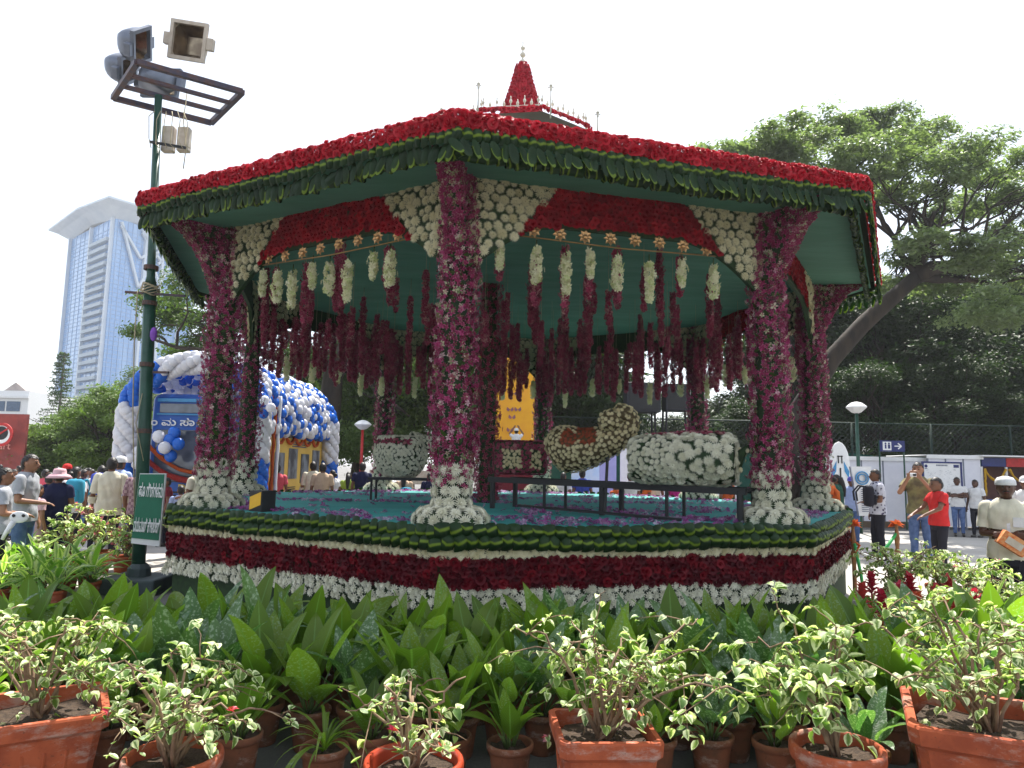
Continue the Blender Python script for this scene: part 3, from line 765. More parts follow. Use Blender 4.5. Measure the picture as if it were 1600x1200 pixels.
for k in (3, 4, 5, 2):            # rear row
    A, B = oc(RP - .15, PHI, k) + O3, oc(RP - .15, PHI, k + 1) + O3
    for i in range(21):
        p = A.lerp(B, (i + .5 + rg.uniform(-.2, .2)) / 21); w = i % 4 == 1
        if w: garland(G_w[i % 3], p, CZ - .95 - rg.random() * .2, 'pale orchid bunch hanging low in the rear row of the pavilion', 'pale orchid bunches in the rear row', M_stalkmesh)
        else: garland(G_p[4 - (i % 3 == 2)], p, CZ - .22 - rg.random() * .25, 'maroon orchid strand in the dense row along the rear bays of the pavilion', GI)
# ================================================================= potted plants
def dirmat(base, d, face, scale=(1, 1, 1)):
    Y = Vector(d).normalized(); X = Y.cross(Vector(face)); X = X.normalized() if X.length > 1e-4 else Y.orthogonal().normalized(); Z = X.cross(Y)
    return Matrix.Translation(base) @ Matrix((X, Y, Z)).transposed().to_4x4() @ Matrix.Diagonal((scale[0], scale[1], scale[2], 1))
def soil_disc(r, z, square=False):
    mb = MB(); n = 14; V = [(0, 0, z + .015)]
    for j in (1, 2, 3):
        for i in range(n):
            a = 2 * PI * i / n; f = 1.0
            if square: f = 1 / max(abs(math.cos(a)), abs(math.sin(a)))
            V.append((math.cos(a) * r * f * j / 3, math.sin(a) * r * f * j / 3, z + random.uniform(-.012, .02)))
    Fc = [(0, 1 + i, 1 + (i + 1) % n) for i in range(n)]
    for j in range(2):
        for i in range(n):
            a = 1 + j * n + i; b = 1 + j * n + (i + 1) % n; Fc += [(a, a + n, b + n), (a, b + n, b)]
    mb.add(V, Fc)
    return mb
def round_pot_mesh(h, r, m, n=24):
    mb = MB(); lathe(mb, [(0, 0), (r * .66, 0), (r * .70, .01), (r * .90, h * .80), (r * .91, h * .82), (r * 1.0, h * .84), (r * 1.03, h * .9), (r * 1.03, h * .97), (r * 1.0, h), (r * .93, h), (r * .90, h * .95), (r * .87, h * .8)], n)
    return mb.mesh('pot', m)
def square_pot_mesh(h, r, m, ribs=False):
    mb = MB(); 
    prof = [(r * .72, 0), (r * .90, h * .80), (r * .91, h * .82), (r * 1.0, h * .86), (r * 1.02, h * .98), (r * 1.0, h), (r * .90, h), (r * .88, h * .8)]
    n = 4; V = []; Fc = []; seg = []
    for rr, z in prof:
        for k in range(4):
            a = PI / 4 + k * PI / 2; c = Vector((math.cos(a), math.sin(a), 0)) * rr * 1.414
            nx = Vector((math.cos(a + PI / 2), math.sin(a + PI / 2), 0)) * rr * 1.414
            for t in (0.06, .3, .5, .7, .94): q = c.lerp(nx, t); V.append((q.x, q.y, z))
    mb.add(V, grid_faces(20, len(prof), True))
    if ribs:
        for k in range(4):
            a = k * PI / 2
            for o in (-.45, -.15, .15, .45):
                n0 = Vector((math.cos(a), math.sin(a), 0)); s0 = Vector((-n0.y, n0.x, 0))
                tube(mb, [n0 * r * .745 + s0 * o * r * .8 + Vector((0, 0, h * .08)), n0 * r * .875 + s0 * o * r + Vector((0, 0, h * .70))], .008, 5, mi=0)
    return mb.mesh('pot', m, smooth=False)
SOIL = {}
def put_pot(t, me, r, h, square=False):
    p = link('pot', me, t)
    key = (round(r, 3), round(h, 3), square)
    if key not in SOIL: SOIL[key] = soil_disc(r * (.86 if not square else .84), h * .86, square).mesh('soil', M_soil)
    link('soil', SOIL[key], t); return p

BL = [make_blade(1, .37, 9, 5, .25, .13, .38, .02), make_blade(1, .31, 9, 5, .5, .18, .42, .035), make_blade(1, .38, 9, 5, .1, .10, .36, .02), make_blade(1, .38, 9, 5, .9, .12, .42, .03)]
HL = [make_blade(1, .20, 8, 3, .9, .2, .42, .02), make_blade(1, .24, 8, 3, 1.3, .2, .4, .03), make_blade(1, .17, 8, 3, .5, .2, .45, .02)]
Hosta_me = [b.mesh('leaf', M_hosta) for b in HL]; AS_me = [b.mesh('leaf', M_agl_s) for b in BL]
A_me = [b.mesh('leaf', M_agl) for b in BL]; AY_me = BL[2].mesh('leaf', M_agl_y); H_me = [b.mesh('leaf', M_hosta) for b in BL]
POT_s = round_pot_mesh(.24, .125, M_terracotta_old); POT_m = round_pot_mesh(.28, .15, M_terracotta_old); POT_t = round_pot_mesh(.22, .11, M_terracotta)
def broadleaf(x, y, label, group, n=11, H=.45, meshes=None, pot=None, ph=.24, pr=.125, spread=1.0, yellow=0, z0=0):
    t = thing('broad_leaved_plant', label, 'potted plant', (x, y, z0), random.random() * 6.28, group)
    put_pot(t, pot or POT_s, pr, ph); meshes = meshes or A_me
    sm = MB()
    for i in range(n):
        a = i * 2.4 + random.uniform(-.3, .3); ring = i / n
        el = math.radians(random.uniform(74, 86) - ring * 34 * spread); d = Vector((math.cos(a) * math.cos(el), math.sin(a) * math.cos(el), math.sin(el)))
        base = Vector((math.cos(a) * .02, math.sin(a) * .02, ph * .85)); pet = H * random.uniform(.25, .62) * (1 - .4 * ring); tip = base + d * pet
        tube(sm, [base, base + d * pet * .5 + Vector((0, 0, .01)), tip], [.008, .006, .004], 5)
        Ls = H * random.uniform(.72, 1.12); face = Vector((-d.x * d.z, -d.y * d.z, 1 - d.z * d.z + .05)) * -1 if random.random() < 0 else Vector((-math.cos(a) * math.sin(el), -math.sin(a) * math.sin(el), math.cos(el)))
        face = face + Vector((random.uniform(-.4, .4), random.uniform(-.4, .4), 0))
        w = random.uniform(.85, 1.15)
        me = AY_me if i < yellow else random.choice(meshes)
        link('leaf', me, t, dirmat(tip, d, face, (Ls * w, Ls, Ls)))
    sm.obj('stems', M_stem, t)
    return t
random.seed(21)
rows = [('back row', 5.55, -3.6, 4.2, .27, .45), ('third row', 5.1, -3.9, 3.9, .28, .46), ('second row', 4.6, -3.5, 3.5, .29, .44), ('front row', 4.15, -3.0, 3.1, .38, .29)]
def ordinal(i):
    small = ORD
    return small[i] if i < 12 else {12: 'thirteenth', 13: 'fourteenth', 14: 'fifteenth', 15: 'sixteenth', 16: 'seventeenth', 17: 'eighteenth', 18: 'nineteenth', 19: 'twentieth'}.get(i, 'twenty-' + ORD[(i - 20) % 10])
for nm, y, xa, xb, st, H in rows:
    xs_ = np.arange(xa, xb, st)
    for i, x in enumerate(xs_):
        if nm == 'front row' and (-1.35 < x < -.75): continue
        yy = y + random.uniform(-.1, .1) + (.05 * math.sin(x * 2)); xx = x + random.uniform(-.06, .06)
        if nm == 'back row' and -1.4 < xx < .2: yy -= .15
        broadleaf(xx, yy, 'dark green broad-leaved plant in clay pot, %s from left in the %s' % (ordinal(i), nm), 'broad-leaved plants massed before the pavilion', n=random.randint(10, 14), H=H * random.uniform(.88, 1.12), yellow=2 if (nm == 'second row' and i in (4,)) else 0, spread=random.uniform(.6, 1.5), meshes=AS_me if random.random() < .28 else A_me)
# spider plant
def strap_plant(x, y, label, n=26, L=.42, ph=.24):
    t = thing('strap_leaved_plant', label, 'potted plant', (x, y, 0)); put_pot(t, POT_s, .125, ph)
    me = make_blade(1, .045, 9, 3, 1.5, .2, .4).mesh('leaf', M_agl)
    for i in range(n):
        a = random.random() * 6.28; el = math.radians(random.uniform(45, 88)); d = Vector((math.cos(a) * math.cos(el), math.sin(a) * math.cos(el), math.sin(el))); Ls = L * random.uniform(.7, 1.2)
        link('leaf', me, t, dirmat(Vector((0, 0, ph * .85)), d, Vector((-d.x * d.z, -d.y * d.z, 1 - d.z ** 2 + .02)), (Ls, Ls, Ls)))
p = G(535, 1150, .28); strap_plant(-.95, 3.95, 'thin strap-leaved plant arching over a small clay pot near the red round pot')

# bougainvilleas
Lf = [make_blade(1, .72, 5, 3, .5, .25, .38), make_blade(1, .66, 5, 3, -.4, .2, .40)]
TB = [Lf[0], Lf[1]]
B_me = [t.mesh('leaf', M_boug) for t in TB]
BR = make_blade(1, .7, 3, 3, .5, .3, .42)
def bougainvillea(x, y, label, potkind, h, r, rz, H, W, ncane, nleaf, cap=170, lean=(0, 0), flowers=0, fm=None, leaf=.052, potmat=None, group=None, z0=0, seed=1, lm=None):
    rnd = random.Random(seed); t = thing('bougainvillea_plant', label, 'potted plant', (x, y, z0), rz, group)
    if potkind == 'square': put_pot(t, square_pot_mesh(h, r, potmat or M_terracotta, True), r, h, True)
    else: put_pot(t, round_pot_mesh(h, r, potmat or M_terracotta), r, h)
    tw = MB(); nodes = []
    inv = Matrix.Rotation(-rz, 3, 'Z')
    for c in range(ncane):
        a = 2 * PI * c / ncane + rnd.uniform(-.5, .5); el = rnd.uniform(.5, 1.45)
        d = Vector((math.cos(a) * math.cos(el), math.sin(a) * math.cos(el) * .6, math.sin(el))); p = Vector((rnd.uniform(-.03, .03), rnd.uniform(-.03, .03), h * .86)); pts = [p.copy()]
        tgt = inv @ Vector((math.cos(a) * W * rnd.uniform(.35, 1.0) + lean[0], math.sin(a) * W * rnd.uniform(.3, .8) + lean[1], 0)); tgt.z = h + H * rnd.uniform(.25, 1.0)
        ns = 9
        for i in range(1, ns + 1):
            tt = i / ns; q = pts[0].lerp(tgt, tt) + Vector((0, 0, H * .28 * math.sin(PI * tt))) + Vector((rnd.uniform(-1, 1), rnd.uniform(-1, 1), rnd.uniform(-1, 1))) * .022; pts.append(q)
        tube(tw, pts, [.0085 * (1 - .8 * i / ns) + .0015 for i in range(ns + 1)], 5)
        for i in range(3, ns + 1): nodes.append((pts[i], pts[i] - pts[i - 1]))
        for s in range(rnd.randint(3, 5)):
            i = rnd.randint(2, ns); b = pts[i]; sd = Vector((rnd.uniform(-1, 1), rnd.uniform(-1, 1), rnd.uniform(-.5, .9))).normalized(); ll = rnd.uniform(.08, .22) * (W / .4)
            q = [b + sd * ll * k / 4 + Vector((0, 0, -.12 * (k / 4) ** 2 * ll * 3)) + Vector((rnd.uniform(-1, 1), rnd.uniform(-1, 1), rnd.uniform(-1, 1))) * .008 for k in range(5)]
            tube(tw, q, [.004, .0035, .003, .0025, .0012], 4)
            for k in range(1, 5): nodes.append((q[k], q[k] - q[k - 1])); nodes.append((q[k], q[k] - q[k - 1]))
    tw.obj('stems', M_twig, t)
    Ms = []
    for i in range(nleaf):
        b, dd = rnd.choice(nodes); dd = dd.normalized()
        d = (dd * .4 + Vector((rnd.uniform(-1, 1), rnd.uniform(-1, 1), rnd.uniform(-.7, .35)))).normalized()
        s = leaf * rnd.uniform(.55, 1.25); b = b + Vector((rnd.uniform(-1, 1), rnd.uniform(-1, 1), rnd.uniform(-1, 1))) * .014
        Ms.append(dirmat(b, d, Vector((rnd.uniform(-.5, .5), rnd.uniform(-.5, .5), 1)), (s, s, s)))
    Rz = Matrix.Rotation(rz, 4, 'Z')
    Ms.sort(key=lambda M: (Rz @ M.translation).y)
    for i, M in enumerate(Ms[:cap]): link('leaf', (B_me if lm is None else lm)[i % 2], t, M)
    if len(Ms) > cap:
        mb = MB(); mb.inst(TB[0], np.array([np.array(M) for M in Ms[cap:]])); stuff(mb.obj('leaf_cover', M_boug if lm is None else lm[0].materials[0], t))
    if flowers:
        Fm = []
        for i in range(flowers):
            b, dd = rnd.choice(nodes)
            for q in range(5):
                d = Vector((rnd.uniform(-1, 1), rnd.uniform(-1, 1), rnd.uniform(-.2, 1))).normalized(); Fm.append(np.array(dirmat(b, d, Vector((rnd.uniform(-1, 1), rnd.uniform(-1, 1), .5)), (leaf * .6,) * 3)))
        mb = MB(); mb.inst(BR, np.array(Fm)); mb.obj('bracts', fm or M_pink_bract, t)
    return t
bougainvillea(-2.32, 3.70, 'bougainvillea in big square terracotta pot at the far left, its stems reaching left', 'square', .50, .30, .55, .50, .52, 12, 430, lean=(-.05, 0), flowers=2, fm=M_red_bract, seed=3)
bougainvillea(-1.50, 3.40, 'bougainvillea with dense variegated leaves over round pot right of the big square pot', 'round', .40, .21, .3, .46, .50, 14, 520, lean=(.02, .05), flowers=2, fm=M_red_bract, seed=5)
bougainvillea(-.40, 3.32, 'sparse bougainvillea with orange bracts in glossy red round pot', 'round', .43, .215, 0, .36, .50, 9, 150, lean=(.02, 0), flowers=4, fm=M_red_bract, potmat=M_redpot, seed=8)
bougainvillea(.47, 3.58, 'wide twiggy bougainvillea in square terracotta pot at the middle', 'square', .50, .235, .06, .52, .62, 16, 640, cap=220, lean=(.15, .05), flowers=5, seed=11)
bougainvillea(1.58, 3.56, 'white-edged bougainvillea in small round pot, between the square pots', 'round', .44, .21, .2, .62, .42, 11, 380, cap=220, lean=(-.10, .1), seed=14, leaf=.075)
bougainvillea(2.33, 3.58, 'full bougainvillea in the largest square terracotta pot at the right edge', 'square', .58, .36, -.45, .55, .66, 16, 760, cap=220, lean=(-.05, .1), flowers=2, seed=17)

# sunlit clay-pot plants at the left
random.seed(31); i = 0
for y in (8.35, 8.95, 9.55):
    for x in np.arange(-7.1, -4.95 - (y > 9) * .25, .33):
        broadleaf(x + random.uniform(-.06, .06), y + random.uniform(-.1, .1), 'light green long-leaved plant, %s from left in the %s beside the lamp post' % (ORD[int(round((x + 7.1) / .33))], {8.35: 'front row', 8.95: 'middle row', 9.55: 'rear row'}[y]), 'light green plants beside the lamp post', n=22, H=.42, meshes=Hosta_me, pot=POT_t, ph=.22, pr=.11, spread=1.7)
for j, (px, d, fl) in enumerate(((115, 10.6, 12), (160, 10.9, 26), (205, 10.4, 30), (60, 10.4, 3))):
    q = U(px, 800, d)
    bougainvillea(q.x, q.y, ('pink-flowered bougainvillea behind the light green plants, leftmost of three in flower', 'pink-flowered bougainvillea behind the light green plants, middle of three in flower', 'coral-flowered bougainvillea just left of the green notice', 'small leafy shrub in bright red square pot')[j], 'round' if j < 3 else 'square', .35, .2, 0, .62 if j < 3 else .3, .42, 12, 330, cap=40, flowers=fl, fm=M_pink_bract, potmat=None if j < 3 else M_red, seed=40 + j, leaf=.08)
# right side: bromeliads and shrubs
Bs = make_blade(1, .10, 6, 3, 1.0, .25, .35)
BS_me = Bs.mesh('leaf', M_hosta)
def bromeliad(x, y, label):
    t = thing('bromeliad', label, 'potted plant', (x, y, 0), random.random() * 6, 'red bromeliads right of the pavilion')
    put_pot(t, POT_t, .11, .22)
    for i in range(14):
        a = i * 2.4; el = math.radians(random.uniform(35, 75)); d = Vector((math.cos(a) * math.cos(el), math.sin(a) * math.cos(el), math.sin(el))); L = random.uniform(.28, .4)
        link('leaf', BS_me, t, dirmat(Vector((0, 0, .2)), d, Vector((-d.x * d.z, -d.y * d.z, 1 - d.z ** 2 + .02)), (L, L, L)))
    Fm = []
    for i in range(22):
        a = i * 2.4; el = math.radians(30 + i * 2.4); d = Vector((math.cos(a) * math.cos(el), math.sin(a) * math.cos(el), math.sin(el)))
        Fm.append(np.array(dirmat(Vector((0, 0, .34 + i * .009)), d, Vector((-d.x, -d.y, 1)), (.12,) * 3)))
    mb = MB(); mb.inst(BR, np.array(Fm), rnd=np.full(len(Fm), random.random())); tube(mb, [(0, 0, .2), (0, 0, .5)], .01, 5); mb.obj('bracts', M_red_bract, t)
for i, (px, d) in enumerate(((1345, 7.6), (1375, 7.1), (1405, 7.6), (1430, 7.0), (1462, 7.5), (1490, 6.9), (1520, 7.3), (1360, 8.4), (1420, 8.3), (1480, 8.2))):
    q = U(px, 870, d); bromeliad(q.x, q.y, 'red-spiked bromeliad, %s from the left in the %s right of the pavilion' % (ORD[i if i < 7 else i - 7], 'front bed' if i < 7 else 'rear bed'))
i = 0
for x, y in ((3.5, 6.1), (3.95, 6.2), (4.35, 5.9), (4.8, 6.1), (3.2, 5.6), (4.2, 5.4), (4.65, 5.5)):
    broadleaf(x, y, 'bright broad-leaved plant at the right before the bromeliads, %s placed from the left' % ORD[i], 'bright broad-leaved plants at the right', n=12, H=.46, meshes=[H_me[0], H_me[2], A_me[0]], spread=1.2); i += 1
for j, (px, d, H, W) in enumerate(((1405, 8.8, .55, .6), (1470, 9.2, .4, .6), (1575, 6.6, .62, .62), (1530, 7.9, .5, .5))):
    q = U(px, 840, d)
    bougainvillea(q.x, q.y, ('pale twiggy bougainvillea behind the red bromeliads', 'low bougainvillea behind the bromeliads near the paved path', 'cream-leaved bougainvillea before the man holding a box', 'small cream-leaved bougainvillea right of the bromeliads')[j], 'round', .35, .2, 0, H, W, 16, 480, cap=60, flowers=3, seed=60 + j, leaf=.07)
# ================================================================= text helper
def text_obj(s, size, m, parent, M, ext=.004, name='lettering', off=0, sx=1, sy=1):
    cu = bpy.data.curves.new('t', 'FONT'); cu.body = s; cu.size = size; cu.extrude = ext; cu.align_x = 'CENTER'; cu.align_y = 'CENTER'; cu.offset = off; cu.resolution_u = 3
    o = bpy.data.objects.new('t', cu); col.objects.link(o)
    bpy.context.view_layer.update(); me = bpy.data.meshes.new_from_object(o.evaluated_get(bpy.context.evaluated_depsgraph_get()))
    bpy.data.objects.remove(o); bpy.data.curves.remove(cu); me.materials.clear(); me.materials.append(m)
    return link(name, me, parent, M @ Matrix.Diagonal((sx, sy, 1, 1)))
def face_cam(p, rz=0, tilt=0): return Matrix.Translation(p) @ Matrix.Rotation(rz, 4, 'Z') @ Matrix.Rotation(PI / 2, 4, 'X') @ Matrix.Rotation(tilt, 4, 'Z')
def strip(mb, a, b, w, t=.02, up=(0, 0, 1), mi=0):
    a, b = Vector(a), Vector(b); d = b - a; L = d.length; X = d.normalized(); Z = Vector(up); Y = Z.cross(X).normalized(); Z = X.cross(Y)
    box(mb, (0, 0, 0), (L, w, t), mi=mi, M=Matrix.Translation((a + b) / 2) @ Matrix((X, Y, Z)).transposed().to_4x4()); return mb
def part(name, fn, m, parent, smooth=False):
    mb = MB(); fn(mb); return mb.obj(name, m, parent, smooth)

# ================================================================= lamp post
LP = Vector((-4.86, 9.6, 0))
lamp = thing('lamp_post', 'tall dark green steel lamp post with a rusty rack of floodlights left of the pavilion', 'lamp post', LP)
zr = U(268, 150, 9.6).z; leanx = U(268, 150, 9.6).x - U(240, 880, 9.6).x
mb = MB(); H1 = 4.1
tube(mb, [(0, 0, 0), (leanx * H1 / zr, 0, H1)], [.085, .08], 14); tube(mb, [(leanx * H1 / zr, 0, H1), (leanx * (H1 + .12) / zr, 0, H1 + .12), (leanx, 0, zr)], [.08, .055, .05], 14)
mb.obj('pole', M_steel_g, lamp)
def polex(z): return leanx * z / zr
for z in (2.1, 3.0, 3.85, 4.35, 5.2):
    part('collar', lambda b: lathe(b, [(.088, -.03), (.094, -.03), (.094, .03), (.088, .03)], 14, (polex(z), 0, z)), M_rust, lamp)
part('foot_rung', lambda b: (strip(b, (polex(4.0) - .33, -.02, 4.0), (polex(4.0) + .5, -.02, 3.96), .03, .03), strip(b, (polex(2.9) - .1, 0, 2.9), (polex(2.9) + .3, 0, 2.9), .03, .03)), M_steel_d, lamp)
part('base_block', lambda b: (box(b, (0, 0, .10), (.75, .7, .20), r=.03), lathe(b, [(.15, .20), (.14, .30), (.09, .36)], 12)), mat('dark_plinth', (.04, .06, .065), (.06, .08, .085), 5, .6, bump=.3), lamp)
def coil(b):
    for q in range(7):
        z0 = 3.98 + q * .02; pts = [(polex(4) + math.cos(a) * (.11 + .02 * math.sin(a * 3 + q)), math.sin(a) * .11, z0 + .03 * math.sin(a * 2 + q)) for a in np.linspace(0, 2 * PI, 14)]
        tube(b, pts, .008, 4)
    tube(b, [(polex(4) - .12, -.1, 4.0), (polex(3.4) - .13, -.1, 3.3), (polex(2.5) - .11, -.1, 2.4), (polex(1.2) - .02, -.12, 1.1)], .008, 4)
    tube(b, [(polex(3) + .02, -.1, 2.6), (polex(2.3) - .06, -.1, 2.2), (polex(1.6) + .06, -.11, 1.7)], .006, 4)
part('rope_coil', coil, M_twine, lamp, True)
# rack: horizontal frame at height zr
cr = [G(px, py, zr + .02) - LP for px, py in ((177, 153), (330, 192), (367, 138), (214, 97))]
e1 = (cr[1] - cr[0]); e2 = (cr[3] - cr[0]); cr[2] = cr[1] + e2
def rack(b):
    for i in range(4): strip(b, cr[i], cr[(i + 1) % 4], .07, .07)
    strip(b, cr[0] + e2 * .36, cr[1] + e2 * .36, .06, .05); strip(b, cr[0] + e2 * .66, cr[1] + e2 * .66, .05, .05)
part('rack', rack, M_steel_d, lamp)
# control boxes
q1 = U(266, 210, 9.55) - LP
part('control_box', lambda b: (box(b, (q1.x - .10, .12, q1.z), (.17, .12, .38), r=.02), box(b, (q1.x + .12, .12, q1.z), (.17, .12, .36), r=.02)), M_lamp_c, lamp)
part('cross_arm', lambda b: strip(b, (q1.x - .27, -.06, q1.z - .12), (q1.x + .24, -.06, q1.z - .2), .04, .03), M_black, lamp)
def wires(b):
    for k in range(6):
        s = q1 + Vector((-.2 + .08 * k, -.08, .3)); tube(b, [s, s + Vector((-.05 + .03 * k, -.05, -.1 - .05 * (k % 3))), s + Vector((.02 * k - .03, -.04, -.42 - .08 * (k % 2))), s + Vector((.03 * k, -.02, -.55))], .006, 4)
    tube(b, [q1 + Vector((.20, -.02, .6)), q1 + Vector((.17, 0, .2)), q1 + Vector((.24, 0, -.15)), q1 + Vector((.22, 0, -.5))], .007, 4)
part('wires', wires, M_twine, lamp, True)
def floodlight(px, py, d, dirv, w, h, body, name_label, roll=0):
    c = U(px, py, d) - LP; Z = Vector(dirv).normalized(); X = Vector((0, 0, 1)).cross(Z).normalized(); Y = Z.cross(X)
    R = Matrix((X, Y, Z)).transposed().to_4x4() @ Matrix.Rotation(roll, 4, 'Z'); M = Matrix.Translation(c) @ R
    f = MB(); box(f, (0, h / 2, 0), (w, .05, .05)); box(f, (0, -h / 2, 0), (w, .05, .05)); box(f, (w / 2, 0, 0), (.05, h + .05, .052)); box(f, (-w / 2, 0, 0), (.05, h + .05, .052))
    f2 = MB(); f2.addmb(f, M); o = f2.obj('floodlight', body, lamp, False); o['label'] = name_label
    rf = MB(); z = -.22
    V = [(-w / 2, -h / 2, 0), (w / 2, -h / 2, 0), (w / 2, h / 2, 0), (-w / 2, h / 2, 0), (-w / 4, -h / 4, z), (w / 4, -h / 4, z), (w / 4, h / 4, z), (-w / 4, h / 4, z)]
    rf.add(V, [(0, 1, 5), (0, 5, 4), (1, 2, 6), (1, 6, 5), (2, 3, 7), (2, 7, 6), (3, 0, 4), (3, 4, 7), (4, 5, 6), (4, 6, 7)]); r2 = MB(); r2.addmb(rf, M); r2.obj('reflector', M_reflector, o, False)
    hb = MB(); V = []
    for j in range(7):
        t = j / 6; a = PI / 2 * t
        for i in range(16):
            th = 2 * PI * i / 16; f_ = (abs(math.cos(th)) ** 5 + abs(math.sin(th)) ** 5) ** (-.2)
            s = math.cos(a) * .98 + .02; V.append((math.cos(th) * f_ * w / 2 * s, math.sin(th) * f_ * h / 2 * s, -.02 - .30 * math.sin(a)))
    hb.add(V, grid_faces(16, 7, True)); h2 = MB(); h2.addmb(hb, M); h2.obj('housing', body, o)
    for sx in (-1, 1): sd = MB(); box(sd, (sx * (w / 2 + .07), 0, -.03), (.1, .17, .09), r=.01); s2 = MB(); s2.addmb(sd, M); s2.obj('bracket', body, o, False)
floodlight(294, 64, 9.7, (-.05, -1, -.22), .50, .50, M_lamp_c, 'cream floodlight facing the viewer', roll=-.16)
floodlight(221, 72, 9.5, (.95, .12, -.24), .46, .44, M_lamp_g, 'grey floodlight turned to the right', roll=.75)
floodlight(200, 108, 9.75, (.95, .14, -.24), .42, .38, M_lamp_g, 'second grey floodlight behind it', roll=.75)
floodlight(252, 130, 9.8, (.2, .96, .05), .56, .38, M_lamp_g, 'grey floodlight seen from behind', roll=.12)
# ribbon tied on the pole
t = thing('purple_ribbon', 'scrap of purple ribbon tied to the lamp post', 'ribbon', U(240, 522, 9.5)); part('cloth', lambda b: sphere(b, (0, 0, 0), (.05, .03, .10), 7, 6), mat('purple_cloth', (.25, .08, .5), rough=.7), t, True)

# green notice on the post
a, b_, c_, d_ = U(219, 741, 9.38), U(257, 741, 9.44), U(205, 849, 9.38), U(247, 853, 9.44)
sg = thing('green_notice', 'green notice board with white Kannada lettering strapped to the lamp post', 'notice', (c_ + d_) / 2)
O_ = (c_ + d_) / 2
def quadslab(b, P, th=.02, mi=0):
    n = Vector((0, th, 0)); V = [p for p in P] + [p + n for p in P]
    b.add([v[:] for v in V], [(0, 1, 2), (0, 2, 3), (4, 6, 5), (4, 7, 6), (0, 4, 5), (0, 5, 1), (1, 5, 6), (1, 6, 2), (2, 6, 7), (2, 7, 3), (3, 7, 4), (3, 4, 0)], mi=mi)
part('frame', lambda b: quadslab(b, [c_ - O_ + Vector((-.01, .01, .0)), d_ - O_ + Vector((.012, .01, -.01)), b_ - O_ + Vector((.012, .01, .01)), a - O_ + Vector((-.01, .01, .01))], .03), M_whitep, sg)
part('board', lambda b: quadslab(b, [c_ - O_ + Vector((0, -.004, .07)), d_ - O_ + Vector((0, -.004, .07)), b_ - O_ + Vector((0, -.004, 0)), a - O_ + Vector((0, -.004, 0))], .01), mat('notice_green', (.015, .16, .09), rough=.5, amp=.1), sg)
tl = .13
for s, px, py, sz, sx in (('ಹೂ ಗಿಡಗಳನು', 236, 768, .12, .44), ('ದಯಮಾಡಿ ಕೀಳಬೇಡಿ', 229, 823, .12, .30)):
    p = U(px, py, 9.37) - O_; text_obj(s, sz, M_whitep, sg, face_cam(p, 0, -.05), sx=sx, sy=1.9, off=.001)

# ================================================================= stand and floral instruments on the deck
def deckpt(px, d): q = U(px, 700, d); return Vector((q.x, d, FZ + .01))
st = thing('instrument_stand', 'long low black steel stand carrying the flower-covered instruments', 'stand', (0, 0, 0))
pA, pB = deckpt(765, 9.5), deckpt(1165, 7.45); ba = CH - .17
off = Vector((.30, .45, 0))
def standf(b):
    for o_ in (Vector((0, 0, 0)), off):
        a_, b2 = pA + o_, pB + o_; strip(b, (a_.x, a_.y, ba), (b2.x, b2.y, ba - .04), .05, .07)
    for t_ in (0, .25, .5, .75, 1): q = pA.lerp(pB, t_); strip(b, (q.x, q.y, ba - .02), (q.x + off.x, q.y + off.y, ba - .02), .04, .03)
part('top_rail', standf, M_black, st)
for i, t_ in enumerate((.02, .26, .5, .74, .98)):
    for o_ in (Vector((0, 0, 0)), off):
        q = pA.lerp(pB, t_) + o_; part('leg', lambda b: tube(b, [(q.x, q.y, FZ), (q.x, q.y, ba - .03)], .02 if i % 2 else .035, 6), M_black, st)
part('floor_rail', lambda b: strip(b, (pA.x + .4, pA.y - .2, FZ + .05), (pB.x - .7, pB.y - .05, FZ + .04), .05, .03), M_black, st)
part('upright', lambda b: tube(b, [U(945, 800, 8.4), U(950, 700, 8.5)], .018, 6), M_black, st)
def flowered(name, label, cat, shape, origin, layers, backing=M_core):
    t = thing(name, label, cat, origin); o = shape.obj('body', backing, t); P_ = Pieces(origin)
    for kind, T, Tlo, m_, sp, sz, keep in layers:
        P, N = cover(shape, sp, keep); P_.add(kind, T, m_, frames(P + N * .012, N + jit(len(N), .3), None, sz * (.85 + .3 * RNG.random(len(P)))), o, Tlo)
    P_.flush(); return t
# big barrel drum
c1, c2 = U(988, 717, 8.15), U(1148, 718, 7.75); ax = (c2 - c1); L = ax.length
R = ax.normalized(); Yv = Vector((0, 0, 1)).cross(R).normalized(); Mx = Matrix((R, Yv, R.cross(Yv))).transposed().to_4x4()
dm = MB(); V = []; n = 24; prof = [(0, 0), (.22, 0), (.25, .1), (.265, .35), (.28, .6), (.275, .85), (.24, 1), (0, 1)]
for r, t_ in prof:
    for i in range(n): an = 2 * PI * i / n; V.append((t_ * L, math.cos(an) * r * .9, math.sin(an) * r))
d0 = MB(); d0.add(V, grid_faces(n, len(prof), True)); dm.addmb(d0, Mx)
Vv = dm.arr()
def loc(P): return P @ np.array(Mx)[:3, :3]
flowered('floral_drum', 'barrel drum covered in big white chrysanthemums on the right end of the stand', 'floral instrument', dm, c1,
         [('chrysanthemum', T_mum, T_mum_lo, M_mum, .076, .125, lambda P: (loc(P)[:, 0] > L * .40) & ~((loc(P)[:, 2] > .25))),
          ('small_chrysanthemum', T_mum, T_mum_lo, M_mum, .046, .075, lambda P: (loc(P)[:, 0] <= L * .40) & ~((loc(P)[:, 2] > .25))),
          ('rose', T_rose_lo, None, M_orchid_in, .055, .075, lambda P: loc(P)[:, 2] > .25)])
